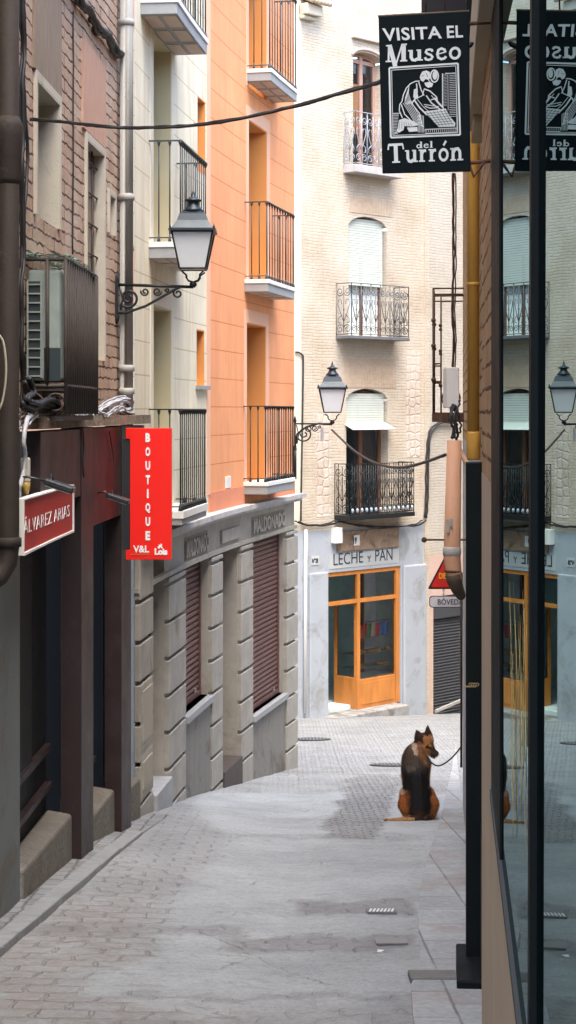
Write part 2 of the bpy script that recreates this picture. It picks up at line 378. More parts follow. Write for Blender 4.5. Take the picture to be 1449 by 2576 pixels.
def GP(x, y, dz=0):
    s = (y - HY) / F; m_ = (x - CX) / F; lo, hi = 1.0, 80.0
    for _ in range(50):
        m = (lo + hi) / 2
        if -s * m > gxy(m_ * m, m) + dz: lo = m
        else: hi = m
    return P(x, y, lo)

# ---------------------------------------------------------------- ground
def ground_mat():
    m, t, bs, L = newmat('street'); v = coords(t, L)
    def attr(n): a_ = nn(t, 'ShaderNodeAttribute', attribute_name=n); return a_.outputs['Fac']
    cem, brn, cob, drk = attr('cement'), attr('brown'), attr('cobble'), attr('dark')
    nz = nn(t, 'ShaderNodeTexNoise'); L(v, nz.inputs['Vector']); nz.inputs['Scale'].default_value = 9; nz.inputs['Detail'].default_value = 6
    sub = nn(t, 'ShaderNodeVectorMath', operation='SUBTRACT'); L(nz.outputs['Color'], sub.inputs[0]); sub.inputs[1].default_value = (.5, .5, .5)
    sc = nn(t, 'ShaderNodeVectorMath', operation='SCALE'); L(sub.outputs[0], sc.inputs[0]); sc.inputs['Scale'].default_value = 0.10
    ad = nn(t, 'ShaderNodeVectorMath', operation='ADD'); L(v, ad.inputs[0]); L(sc.outputs[0], ad.inputs[1])
    b = nn(t, 'ShaderNodeTexBrick'); L(ad.outputs[0], b.inputs['Vector']); b.inputs['Scale'].default_value = 1
    b.inputs['Brick Width'].default_value = 0.24; b.inputs['Row Height'].default_value = 0.17; b.inputs['Mortar Size'].default_value = 0.012; b.inputs['Mortar Smooth'].default_value = 0.6
    b.inputs['Color1'].default_value = (0.33, 0.345, 0.35, 1); b.inputs['Color2'].default_value = (0.37, 0.385, 0.39, 1); b.inputs['Mortar'].default_value = (0.27, 0.27, 0.265, 1)
    n1 = noisen(t, L, v, 3.0, 10, 0.72, 0.4); n2 = noisen(t, L, v, 28, 8, 0.75)
    stones = mixc(t, L, ramp(t, L, n1, [(0.35, 0.25), (0.6, 1.0)]), b.outputs[0], (0.39, 0.41, 0.42))
    c = mixc(t, L, cem, stones, ramp(t, L, n1, [(0.3, (0.39, 0.425, 0.445)), (0.7, (0.50, 0.54, 0.555))]))
    c = mixc(t, L, mathn(t, L, 'MULTIPLY', b.outputs['Fac'], ramp(t, L, noisen(t, L, v, .9, 5), [(.42, .0), (.62, .14)])), c, (.24, .235, .225))
    b2 = nn(t, 'ShaderNodeTexBrick'); L(ad.outputs[0], b2.inputs['Vector']); b2.inputs['Scale'].default_value = 1
    b2.inputs['Brick Width'].default_value = 0.13; b2.inputs['Row Height'].default_value = 0.10; b2.inputs['Mortar Size'].default_value = 0.012; b2.inputs['Mortar Smooth'].default_value = 0.6
    b2.inputs['Color1'].default_value = (0.30, 0.315, 0.32, 1); b2.inputs['Color2'].default_value = (0.40, 0.415, 0.42, 1); b2.inputs['Mortar'].default_value = (0.13, 0.13, 0.125, 1)
    c = mixc(t, L, cob, c, b2.outputs[0])
    bfac = mathn(t, L, 'MULTIPLY', brn, ramp(t, L, noisen(t, L, v, 6, 8, .7), [(0.38, 0.1), (0.62, 1.0)]))
    c = mixc(t, L, mathn(t, L, 'MULTIPLY', bfac, 0.55), c, (0.26, 0.20, 0.145))
    c = mixc(t, L, mathn(t, L, 'MULTIPLY', drk, 0.6), c, (0.20, 0.21, 0.215))
    st = noisen(t, L, coords(t, L, 'Object', (0.8, 1.7, 1)), 6, 8, 0.75, 0.9)       # slab joints and scuffs run across the street
    c = mixc(t, L, ramp(t, L, st, [(0.54, 0.0), (0.66, 0.4)]), c, (0.19, 0.185, 0.175))
    c = mixc(t, L, 0.5, c, ramp(t, L, n2, [(0.3, .45), (0.62, 1.0)]), 'MULTIPLY')
    vo = nn(t, 'ShaderNodeTexVoronoi', feature='DISTANCE_TO_EDGE'); L(ad.outputs[0], vo.inputs['Vector']); vo.inputs['Scale'].default_value = 0.8
    crack = ramp(t, L, vo.outputs['Distance'], [(0.0, 1.0), (0.006, 0.0)])
    cr = mathn(t, L, 'MULTIPLY', crack, ramp(t, L, noisen(t, L, v, 1.5, 4), [(0.5, 0.0), (0.6, .5)]))
    gr = noisen(t, L, v, 75, 6, .8); c = mixc(t, L, ramp(t, L, gr, [(.56, 0.0), (.66, .7)]), c, (.15, .145, .135)); c = mixc(t, L, ramp(t, L, gr, [(.30, .5), (.38, 0.0)]), c, (.62, .63, .62))
    bl = noisen(t, L, v, 1.1, 6, .65); c = mixc(t, L, .55, c, ramp(t, L, bl, [(.35, .62), (.6, 1.0)]), 'MULTIPLY')
    c = mixc(t, L, cr, c, (0.12, 0.11, 0.10)); L(c, bs.inputs['Base Color'])
    L(ramp(t, L, n1, [(0.35, 0.62), (0.7, 0.85)]), bs.inputs['Roughness']); bs.inputs['Specular IOR Level'].default_value = 0.35
    hh = mathn(t, L, 'ADD', mathn(t, L, 'MULTIPLY', b.outputs['Fac'], mathn(t, L, 'SUBTRACT', cem, 1.0)), mathn(t, L, 'MULTIPLY', b2.outputs['Fac'], mathn(t, L, 'MULTIPLY', cob, -1.0)))
    hh = mathn(t, L, 'ADD', hh, mathn(t, L, 'MULTIPLY', n2, 0.9)); hh = mathn(t, L, 'ADD', hh, mathn(t, L, 'MULTIPLY', n1, 1.4)); hh = mathn(t, L, 'SUBTRACT', hh, cr)
    bumpn(t, L, hh, 0.85, 0.02, bs)
    return m
def lin(tab, y):
    if y <= tab[0][0]: return tab[0][1]
    for (a, p), (b, q) in zip(tab, tab[1:]):
        if y <= b: return p + (q - p) * (y - a) / (b - a)
    return tab[-1][1]
def sm(a, b, x):
    t = max(0.0, min(1.0, (x - a) / (b - a))); return t * t * (3 - 2 * t)
def bandm(x, y, x0, x1, y0, y1, s=8):
    return sm(x0 - s, x0 + s, x) * (1 - sm(x1 - s, x1 + s, x)) * sm(y0 - s * .5, y0 + s * .5, y) * (1 - sm(y1 - s * .5, y1 + s * .5, y))
def ground():
    def rng(a, b, s):
        out = []; q = a
        while q < b: out.append(round(q, 4)); q += s
        return out
    xs = [-60, -25, -12, -7, -4, -3] + rng(-2.4, 4.4, 0.045) + [5, 7, 10, 16, 30, 60]
    ys = [-30, -15, -6, -2, 1, 3, 4.5] + rng(5.5, 40, 0.055) + [41, 43, 47, 55, 70, 100]
    nx = len(xs); vs = []; at = [[], [], [], []]
    Lt = [(1900, 620), (1960, 560), (2010, 480), (2060, 500), (2110, 590), (2180, 520), (2260, 440), (2340, 410), (2400, 400), (2440, 260), (2500, 215), (2545, 420), (2576, 520)]
    for Y in ys:
        for X in xs:
            n = noise.noise(V(X * 2.2, Y * 1.6, 0)); n2 = noise.noise(V(X * 7, Y * 7, 3))
            z = gxy(X, Y) + n * 0.006 + n2 * 0.002 - 0.02 * math.exp(-((X - 0.05) / 0.22) ** 2) * (1 if Y < 22 else 0)
            vs.append((X, Y, z))
            if Y < 5 or Y > 40.5 or abs(X) > 5: 
                for q, c in zip(at, (0.3, 0.2, 0.3, 0)): q.append(c)
                continue
            x = CX + X / Y * F + n * 26 + n2 * 10; y = HY - z / Y * F + (n2 * 9 + n * 9) * (y_scale(Y))
            lx = lin(Lt, y); cem = sm(lx - 30, lx + 30, x) * sm(1985, 2000, y)
            strip = bandm(x, y, 745, 1050, 2268, 2302) + bandm(x, y, 560, 1045, 2354, 2392) + 0.8 * bandm(x, y, 100, 600, 2330, 2352) + 0.7 * bandm(x, y, 300, 1000, 2500, 2516) + 0.5 * bandm(x, y, 600, 1060, 2098, 2110)
            patch = bandm(x + (y - 2030) * 0.45, y, 850, 985, 1950, 2108, 10)
            cem *= (1 - min(1, strip)) * (1 - patch) * (1 - 0.5 * sm(2520, 2560, y))
            farc = 1 - sm(1938, 1948, y)
            lightlane = 0.55 * bandm(x, y, 640, 1010, 1945, 2080, 20)
            at[0].append(max(0, min(1, max(cem * 0.92, lightlane * (1 - patch))))); 
            at[1].append(max(0, min(1, (1 - sm(lx - 140, lx + 40, x)) * sm(2130, 2330, y) * 0.95 + sm(2440, 2576, y) * 0.35 + 0.35 * math.exp(-((x - 1048) / 22) ** 2) * sm(2100, 2250, y))))
            at[2].append(max(0, min(1, patch * 0.65 + farc * 0.35 + 0.3 * (1 - cem) * (1 - sm(2000, 2150, y)))))
            at[3].append(max(0, min(1, strip * 0.55 + 0.15 * patch)))
    fs = [(j * nx + i, j * nx + i + 1, (j + 1) * nx + i + 1, (j + 1) * nx + i) for j in range(len(ys) - 1) for i in range(nx - 1)]
    me = bpy.data.meshes.new('ground'); me.from_pydata(vs, [], fs); me.polygons.foreach_set('use_smooth', [True] * len(fs))
    for nme, q in zip(('cement', 'brown', 'cobble', 'dark'), at):
        a_ = me.attributes.new(nme, 'FLOAT', 'POINT'); a_.data.foreach_set('value', q)
    me.materials.append(ground_mat()); me.update(); o = bpy.data.objects.new('ground', me); COL.objects.link(o); tag(o, kind='structure')
def y_scale(Y): return min(1.6, 12.0 / Y)
ground()
# left pavement with its kerb stones, right pavement slabs
def edge(pts, W, W_off, name, rise, mat, side):
    mb = MB(); n = 60
    for k in range(n):
        q = []
        for f in (k / n, (k + 1) / n):
            y = pts[0][1] + (pts[-1][1] - pts[0][1]) * f; x = lin(sorted([(b, a) for a, b in pts]), y); g = GP(x, y)
            wx = (LWX(g.y) if side < 0 else RX(g.y)); h = rise(g.y)
            q.append((V(g.x, g.y, g.z - 0.03), V(g.x, g.y, gxy(g.x, g.y) + h), V(wx, g.y, gxy(wx, g.y) + h)))
        (a0, a1, a2), (b0, b1, b2) = q
        mb.face([a0, b0, b1, a1], [(a0.y, 0), (b0.y, 0), (b0.y, .1), (a0.y, .1)]); mb.face([a1, b1, b2, a2], [(a1.y, a1.x), (b1.y, b1.x), (b2.y, b2.x), (a2.y, a2.x)])
    return tag(mb.build(name, mat), kind='structure')
def LWX(Y):
    lo, hi = 0.0, LEND
    for _ in range(40):
        m = (lo + hi) / 2
        if LW.pt(m, 0).y < Y: lo = m
        else: hi = m
    return LW.pt(lo, 0).x
m_slabs = brick('pavement_slabs', [(0.33, 0.355, 0.37), (0.40, 0.425, 0.44), (0.42, 0.44, 0.445)], (0.19, 0.19, 0.185), 0.36, 0.55, 0.012, 0.5, 0.008, dirt=(0.26, 0.205, 0.18))
m_cobl = brick('pavement_cobbles', [(0.24, 0.255, 0.26), (0.32, 0.335, 0.34), (0.34, 0.35, 0.35)], (0.15, 0.145, 0.14), 0.11, 0.17, 0.05, 0.8, 0.010, dirt=(0.22, 0.20, 0.17))
m_kerb = M('kerb_stone', (0.25, 0.26, 0.26), 0.8, 9, 0.22, 60, 0.5, 0.006, dirt=(0.22, 0.19, 0.15), dsc=3)
lk = [(-60, 2458), (0, 2406), (100, 2322), (210, 2228), (290, 2155), (345, 2108), (395, 2072), (425, 2052)]
edge(lk, LW, 0, 'pavement', lambda Y: 0.008 + 0.035 * sm(14.5, 10.0, Y), m_cobl, -1)
kb = MB(); prev = None
for k in range(8):
    y0, y1 = 2458 - k * 45, 2458 - (k + 1) * 45 + 1.2
    tb = sorted([(b, a) for a, b in lk]); A, B = GP(lin(tb, y0), y0), GP(lin(tb, y1), y1); h = 0.012 + 0.037 * sm(14.5, 10.0, A.y)
    d = (B - A).normalized(); nrm = V(d.y, -d.x, 0).normalized() * 0.11
    c = []
    for zz in (-0.05, h):
        for q in (A + nrm * 0.05, B + nrm * 0.05, B - nrm, A - nrm): c.append(V(q.x, q.y, gxy(q.x, q.y) + zz + random.uniform(-.002, .002)))
    kb.hexa([c[i] for i in range(8)])
tag(kb.build('kerb', m_kerb, bevel=0.008), kind='structure')
rk = [(1055, 2640), (1040, 2576), (1033, 2490), (1050, 2455), (1056, 2430), (1052, 2300), (1060, 2230), (1083, 2140), (1104, 2080), (1120, 2010), (1136, 1940), (1146, 1880)]
edge(rk, RW, 0, 'pavement', lambda Y: 0.022, m_slabs, 1)

# ---------------------------------------------------------------- left: brick house with the brown shopfront
Lu = lambda x, o=0: LW.u(x, o)
Lz = lambda x, y, o=0: LW.z(x, y, o)
bh = thing('brick_house', 'weathered pink brick house with plastered window frames above a dark brown shopfront', 'house', LW.pt(Lu(160), gz(11.7)))
def hole(x0, x1, y0, y1, dep, W=LW, xs=None, rise=0):
    u0, u1 = W.u(x0), W.u(x1); D0 = W.hit(x0)[1]
    return (u0, u1, -(y1 - HY) / F * D0, -(y0 - HY) / F * D0, dep) + ((rise,) if rise else ())
ZT = 5.2; ZS = 6.6
h1 = hole(88, 145, 200, 540, 0.19); h2 = hole(215, 258, 350, 900, 0.075); h3 = hole(272, 286, 487, 585, 0.08)
mb = MB(); facade(mb, LW, 0.0, Lu(326), -0.10, ZT, [h1, h2, h3]); mb.build('wall', m_brick, bh)
mb = MB(); facade(mb, LW, 0.0, Lu(50), -4.2, -0.10); tag(mb.build('ground_floor_wall', M('grey_render', (0.15, 0.165, 0.155), 0.85, 2.2, 0.2, 50, 0.5, 0.006, dirt=(0.12, 0.10, 0.07), dsc=1.6, dth=0.55), bh), 'grey rendered wall')
def surround(h, W, wd, proud, mat, parent, sill=True, name='window_frame'):
    mb = MB(); a, b, c, d = h[:4]
    mb.wbox(W, a - wd, a, c, d + wd, -0.02, proud); mb.wbox(W, b, b + wd, c, d + wd, -0.02, proud); mb.wbox(W, a, b, d, d + wd, -0.02, proud)
    # plaster lining of the opening
    dd = h[4] - 0.012
    mb.wbox(W, b - 0.012, b - .0005, c, d - .0005, -dd, proud - .001); mb.wbox(W, a, b - 0.012, d - 0.012, d - .0005, -dd, proud - .001)
    return mb.build(name, mat, parent)
for h, wd in ((h1, 0.055), (h2, 0.05), (h3, 0.04)):
    f = surround(h, LW, wd, 0.02, m_plast, bh)
    a, b, c, d, dep = h[:5]
    mb = MB(); mb.wbox(LW, a, b, c, d, -dep - 0.02, -dep + 0.012); pn = mb.build('pane', plain('dark_pane', (0.02, 0.024, 0.026), 0.2), f)
    if h is h2:
        mb = MB()
        for k in range(3): mb.tube([LW.pt(a + (b - a) * (k + .7) / 4, c, -0.04), LW.pt(a + (b - a) * (k + .7) / 4, d, -0.04)], 0.008)
        for k in range(7): z = c + (d - c) * (k + .5) / 7; mb.tube([LW.pt(a, z, -0.04), LW.pt(b, z, -0.04)], 0.007)
        mb.build('window_bars', m_rust, f)
# ochre patched brickwork under the first window, scratched plaster panels, cable ledge
mb = MB(); mb.wbox(LW, h1[0] - 0.02, h1[1] - 0.02, Lz(88, 660), h1[2], -0.16, -0.02); mb.build('brick_infill', brick('ochre_brick', [(0.48, 0.33, 0.15), (0.55, 0.40, 0.22), (0.5, 0.38, 0.25)], (0.22, 0.15, 0.09), 0.1, 0.2, 0.05, 1.0), bh)
m_scr1 = M('scratched_plaster', (0.27, 0.21, 0.15), 0.95, 14, 0.45, 14, 0.9, 0.015, kind='UV', stretch=(6, .25, 1))
m_scr2 = M('scratched_pink_plaster', (0.50, 0.30, 0.21), 0.95, 14, 0.25, 14, 0.8, 0.012, kind='UV', stretch=(6, .25, 1))
mb = MB(); mb.wbox(LW, Lu(81), Lu(149), h1[3] + 0.056, 4.2, -0.01, 0.018); mb.build('plaster_panel', m_scr1, bh)
mb = MB(); mb.wbox(LW, Lu(205), Lu(262), h2[3] + 0.06, Lz(205, 95), -0.01, 0.016); mb.build('plaster_panel', m_scr2, bh)
mb = MB(); mb.wbox(LW, Lu(326), Lu(337.5), -0.25, ZT, -0.08, -0.01); tag(mb.build('joint_board', plain('dark_board', (0.06, 0.035, 0.03), 0.7), bh), 'dark brown board in the joint beside the drainpipe')
# roof
mb = MB()
for k in range(24):
    a, b = Lu(326) * k / 24, Lu(326) * (k + 1) / 24; p0, p1 = LW.pt(a, ZT, .25), LW.pt(b, ZT, .25)
    mb.face([p0, p1, V(-7, p1.y, ZT + 1.6), V(-7, p0.y, ZT + 1.6)])
    mb.face([p0, p1, LW.pt(b, ZT - .12, 0), LW.pt(a, ZT - .12, 0)])
mb.build('roof', M('roof_tile', (0.35, 0.16, 0.09), 0.9, 6, 0.3), bh)

# ---- shopfront
m_glassd = plain('dark_shop_glass', (0.02, 0.034, 0.032), 0.08, spec=0.7)
u1a, u1b, o1 = Lu(160), Lu(235, .123), 0.123
u2a, u2b, o2 = Lu(270), Lu(330, .115), 0.115
uE = Lu(52)
def col(u0, u1, o, zt, nm='pillar'):
    mb = MB(); mb.wbox(LW, u0, u1, gxy(-1.5, LW.pt(u0, 0).y) - 0.12, zt, -0.02, o); return mb.build(nm, m_brown, bh, bevel=0.004)
col(u1a, u1b, o1, -0.11); col(u2a, u2b, o2, -0.115)
mb = MB(); mb.wbox(LW, uE, u1a - .002, -0.58, -0.12, -0.02, 0.118); mb.build('fascia', m_brown, bh, bevel=0.004)
mb = MB(); mb.wbox(LW, u1b + .002, u2a - .002, -0.83, -0.12, -0.02, 0.11); mb.wbox(LW, u2b + .002, Lu(337.5), -0.83, -0.12, -0.02, 0.09); mb.build('fascia', m_brown, bh, bevel=0.004)
mb = MB(); mb.wbox(LW, uE - .1, Lu(337), -0.105, -0.03, -0.02, 0.15); tag(mb.build('ledge', M('crumbling_mortar', (0.25, 0.19, 0.13), 0.95, 9, 0.4, 20, 1.0, 0.03, dirt=(0.07, 0.05, 0.04), dsc=4), bh), 'crumbling mortar ledge over the fascia')
for a, b, zs, zp in ((uE, u1a, -2.27, -2.55), (u1b, u2a, -2.75, -3.05), (u2b, Lu(337), -3.0, -3.1)):
    mb = MB(); mb.wbox(LW, a, b, -4.0, -0.5, -0.30, -0.12); f = mb.build('shop_front_panel', m_recess, bh)
    w_ = b - a
    mb = MB(); mb.wbox(LW, a + .10, b - .10 if w_ < 1 else b - .62, zs, -0.6, -0.13, -0.105); mb.build('shop_glass', m_glassd, f)
    mb = MB(); mb.wbox(LW, a + .06, a + .10, zs - .05, -.6, -.125, -.085); mb.wbox(LW, a + .06, b - .05, zs - .05, zs, -.125, -.08); mb.wbox(LW, a + .05, b - .05, zp - .02, zp + .02, -.125, -.07); mb.build('shop_frame', m_brown, f, bevel=.003)
    if w_ > 1:
        mb = MB(); mb.tube([LW.pt(a + .13, zs + .02, -.07), LW.pt(a + .13, zs + .75, -.07)], .008, 6); mb.build('edge_highlight', plain('steel', (.5, .5, .5), .35, .8), f)  # pale bar standing in for a bright highlight along the glass edge
    # granite plinth, stepped down with the street
    mb = MB(); ua, ub = a + .01, b - .004; za, zb_ = [min(gxy(-1.5, LW.pt(q_, 0).y) + h_, zp + .02) for q_, h_ in ((ua, .22), (ub, .34))]
    mb.hexa([LW.pt(ua, -4.3, .05), LW.pt(ub, -4.3, .07), LW.pt(ub, -4.3, -.12), LW.pt(ua, -4.3, -.12), LW.pt(ua, za, .02), LW.pt(ub, zb_, .06), LW.pt(ub, zb_ + .03, -.12), LW.pt(ua, za + .03, -.12)])
    mb.build('plinth', m_granb, bh, bevel=0.02)
# ---------------------------------------------------------------- left: rendered house over rusticated stone
sh = thing('stucco_house', 'curved house with cream and bright orange rendered upper walls over a rusticated stone ground floor', 'house', LW.pt(Lu(560), gz(19.5)))
uC0, uCO, uEnd = Lu(338), Lu(524), Lu(740)
ZC = -1.12
c1, c2 = hole(385, 430, 75, 607, 0.24), hole(385, 430, 765, 1285, 0.24)
c3, c4 = hole(497, 516.5, 240, 430, 0.22), hole(494.5, 514, 827, 969, 0.22)
c1 = c1[:2] + (Lz(373, 640) + .1,) + c1[3:]
# small windows belong to the cream side but carry orange reveals
mb = MB(); facade(mb, LW, uC0, uCO, ZC, ZS, [c1, c2, c3, c4]); wc = mb.build('cream_wall', m_cream, sh)
def otop(x, y): return Lz(x, y)
oA = (Lu(625), Lu(670), Lz(620, 214) + .0, 5.6, .26)
oB = (Lu(625), Lu(671), Lz(612, 722), Lz(625, 300), .26)
oC = (Lu(620), Lu(668), Lz(609, 1232), Lz(620, 811), .26)
mb = MB(); facade(mb, LW, uCO, uEnd, ZC, ZS, [oA, oB, oC]); mb.build('orange_wall', m_orange, sh)
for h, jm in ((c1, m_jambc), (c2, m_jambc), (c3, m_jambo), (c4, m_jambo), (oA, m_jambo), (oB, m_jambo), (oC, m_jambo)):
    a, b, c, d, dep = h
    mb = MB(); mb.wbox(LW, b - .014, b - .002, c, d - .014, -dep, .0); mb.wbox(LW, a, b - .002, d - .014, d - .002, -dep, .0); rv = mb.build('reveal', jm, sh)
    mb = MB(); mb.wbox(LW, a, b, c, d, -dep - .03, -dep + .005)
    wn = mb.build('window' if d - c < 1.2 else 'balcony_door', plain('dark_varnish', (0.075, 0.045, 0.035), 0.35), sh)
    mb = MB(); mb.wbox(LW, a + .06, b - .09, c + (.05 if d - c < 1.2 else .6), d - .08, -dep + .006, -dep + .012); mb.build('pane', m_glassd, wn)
# plain bands round the openings
mb = MB()
for h in (oA, oB, oC):
    a, b, c, d, _ = h
    mb.wbox(LW, a - .13, a, c, d + .16, -.01, .006); mb.wbox(LW, b, b + .15, c, d + .16, -.01, .006); mb.wbox(LW, a, b, d, d + .16, -.01, .006)
mb.wbox(LW, uCO - .09, uCO + .09, ZC + .2, ZS, -.01, .007)
mb.build('surround', m_orangep, sh)
mb = MB()
for h in (c1, c2):
    a, b, c, d, _ = h
    mb.wbox(LW, a - .16, a, c, d + .18, -.01, .006); mb.wbox(LW, b, b + .13, c, d + .18, -.01, .006); mb.wbox(LW, a, b, d, d + .18, -.01, .006)
mb.build('surround', m_creamp, sh)
for a_, b_ in ((uCO + .1, oC[0] - .14), (oC[1] + .16, uEnd)):
    mb = MB(); mb.wbox(LW, a_, b_, ZC, ZC + .22, -.01, .012); mb.build('skirting_band', M('red_orange_base', (0.66, 0.25, 0.14), 0.9, 3, 0.12, 90, 0.3, 0.003), sh)
mb = MB(); mb.wbox(LW, c4[0] - .05, c4[1] + .1, c4[2] - .045, c4[2] - .002, -.05, .05); mb.build('sill', m_slab, sh)
# return wall and roof
e = LW.pt(uEnd, 0); en = V(-1.0, .28, 0)
mb = MB(); q = e + en * 7
mb.face([V(e.x, e.y, -5.4), V(q.x, q.y, -5.4), V(q.x, q.y, ZS), V(e.x, e.y, ZS)]); mb.build('side_wall', m_orangep, sh)
mb = MB()
for k in range(20):
    a, b = uC0 + (uEnd - uC0) * k / 20, uC0 + (uEnd - uC0) * (k + 1) / 20; p0, p1 = LW.pt(a, ZS, .3), LW.pt(b, ZS, .3)
    mb.face([p0, p1, V(-7, p1.y, ZS + 1.5), V(-7, p0.y, ZS + 1.5)]); mb.face([p0, p1, LW.pt(b, ZS - .1, 0), LW.pt(a, ZS - .1, 0)])
mb.build('roof', M('roof_tile', (0.35, 0.16, 0.09)), sh)

def balcony(parent, W, xn, xf, ytop, yflr, proj, thick=.10, white=.05, nb=12, side=2, slabm=m_slab, railm=m_rail, glass=True, label=None):
    """straight railing balcony: xn/xf the photo positions of its near and far outer corners"""
    un, uf = W.u(xn, proj), W.u(xf, proj); D = W.hit(xn, proj)[1]; zt, zf = -(ytop - HY) / F * D, -(yflr - HY) / F * D
    mb = MB(); mb.wbox(W, un, uf, zf - thick - white, zf - white, 0, proj, .6); s_ = mb.build('balcony', slabm, parent, bevel=.004)
    if label: s_['label'] = label
    mb = MB(); mb.wbox(W, un - .012, uf + .012, zf - white, zf, 0, proj + .015, .6); mb.build('floor_edge', m_white, s_, bevel=.004)
    if glass:
        n = 3
        for i in range(n):
            for j in range(2):
                mb = MB(); a = un + (uf - un) * (i + .12) / n; b = un + (uf - un) * (i + .88) / n; c, d = proj * (j + .12) / 2, proj * (j + .88) / 2
                mb.wbox(W, a, b, zf - thick - white - .006, zf - thick - white, c, d); mb.build('soffit_panel', M('soffit_panel', (0.50, 0.40, 0.32), 0.6, 6, 0.1), s_)
    mb = MB(); o = proj - .015; r = .0065
    c = [W.pt(un + .01, zt, .0), W.pt(un + .01, zt, o), W.pt(uf - .01, zt, o), W.pt(uf - .01, zt, .0)]
    steps = [c[0], c[1]] + [W.pt(un + .01 + (uf - un - .02) * k / 5, zt, o) for k in range(1, 5)] + [c[2], c[3]]
    for a, b in zip(steps, steps[1:]):
        d = (b - a); L_ = d.length; d.normalize(); mb.obox((a + b) / 2, d * (L_ / 2 + .008), V(d.y, -d.x, 0) * .014, V(0, 0, .006))
    zb = zf + .04
    st2 = [V(p.x, p.y, zb) for p in steps]
    for a, b in zip(st2, st2[1:]):
        d = (b - a); L_ = d.length; d.normalize(); mb.obox((a + b) / 2, d * (L_ / 2), V(d.y, -d.x, 0) * .008, V(0, 0, .005))
    def bar(p, tip=True, rr=r):
        mb.tube([V(p.x, p.y, zf), V(p.x, p.y, zt)], rr, 5)
        if tip: mb.lathe(V(p.x, p.y, zt - .05), [(rr, 0), (rr * 2.2, .03), (rr * 2.6, .045)], 6); mb.lathe(V(p.x, p.y, zf), [(rr * 2.6, 0.0), (rr * 2.2, .02), (rr, .07)], 6)
    for k in range(nb): bar(W.pt(un + .01 + (uf - un - .02) * k / (nb - 1), 0, o), True, r if 0 < k < nb - 1 else r * 1.4)
    for k in range(side):
        for uu in (un + .01, uf - .01): bar(W.pt(uu, 0, o * (k + .9) / (side + .9)))
    mb.build('railing', railm, s_)
    return s_
balcony(sh, LW, 458, 521, 353, 608, .31, nb=13, label='balcony beside the near street lamp')
balcony(sh, LW, 458, 519, 1030, 1286, .31, nb=13, thick=.06, white=.07, railm=m_iron, label='lower cream balcony behind the red sign')
balcony(sh, LW, 445, 521, -260, -8, .33, nb=13, label='balcony cut by the top of the picture')
balcony(sh, LW, 681, 747, -70, 171, .30, nb=11)
balcony(sh, LW, 674, 741, 507, 702, .29, nb=11)
balcony(sh, LW, 671, 740, 1022, 1213, .29, nb=13, railm=m_iron)

# cornice, frieze and lettering cut in the stone
mb = MB(); ux = uEnd + .10
mb.wbox(LW, uC0, ux, ZC - .055, ZC, -.05, .15, .3); mb.wbox(LW, uC0, ux - .03, ZC - .10, ZC - .055, -.05, .09, .3)
mb.build('cornice', M('cornice_stone', (0.46, 0.45, 0.43), 0.8, 7, 0.15, 60, 0.3, 0.004, dirt=(0.28, 0.26, 0.23), dsc=3), sh)
ZO = -1.60
oEnt = (Lu(373), Lu(413), -5.5, -1.36, .42)
oW1 = (Lu(457), Lu(523), -3.12, ZO, .11); oD = (Lu(551), Lu(597), -5.5, ZO, .235); oW2 = (Lu(628), Lu(713), -3.75, ZO, .09)
mb = MB(); facade(mb, LW, uC0, uEnd, -5.5, ZC - .09, [oEnt, oW1, oD, oW2]); mb.build('stone_wall', m_stone, sh)
mb = MB()
q = e + en * 7; mb.wbox(LW, uC0, uEnd, ZO + .0, ZO + .045, -.01, .045, .3); mb.build('string_course', m_stone, sh)
G0, GS = -2.04, .358
def pier(x0, x1, ztop=ZO, o=.05, nm='pier'):
    a, b = Lu(x0), Lu(x1); mb = MB(); D = LW.pt(b, 0).y; zb = gxy(LW.pt(b, 0).x, D) - .25
    zs = [ztop] + [G0 - GS * k for k in range(-1, 12) if G0 - GS * k < ztop - .04 and G0 - GS * k > zb] + [zb]
    for t_, b_ in zip(zs, zs[1:]):
        mb.wbox(LW, a, b, b_ + .019, t_ - .019, -.01, o)
    return mb.build(nm, m_stone, sh, bevel=.008)
pier(413.5, 456.5); pier(523.5, 550.5); pier(597.5, 627.5); pier(713.5, 740.5); pier(339, 372.5, -1.2)
# flat stone pieces with a raised meter-cupboard door
mb = MB(); a, b = Lu(342), Lu(370)
for z0, z1 in ((-3.0, -2.42), (-3.42, -3.05)): 
    mb.wbox(LW, a, b, z0, z1, .035, .052); mb.wbox(LW, a + .05, b - .05, z0 + .06, z1 - .06, .045, .062)
mb.build('cupboard_door', M('beige_metal', (0.36, 0.33, 0.26), 0.6, 3, 0.08), sh, bevel=.004)
# panels under the windows, with vertical joints
def panels(x0, x1, ztop, n):
    a, b = Lu(x0), Lu(x1); mb = MB()
    for k in range(n):
        ua, ub = a + (b - a) * k / n, a + (b - a) * (k + 1) / n - .006; zb = gxy(LW.pt(ub, 0).x, LW.pt(ub, 0).y) - .25
        mb.wbox(LW, ua, ub, zb, ztop, -.01, .028)
    mb.build('stone_panel', m_granite, sh, bevel=.003)
panels(457, 523, -3.20, 5); panels(628, 713, -3.83, 5)
# sills
for a, b, z in ((Lu(457), Lu(523), -3.12), (Lu(628), Lu(713), -3.75)):
    mb = MB(); mb.wbox(LW, a, b, z - .075, z, -.12, .075, .3); mb.build('sill', M('sill_stone', (0.30, 0.305, 0.31), 0.6, 8, 0.12), sh, bevel=.006)
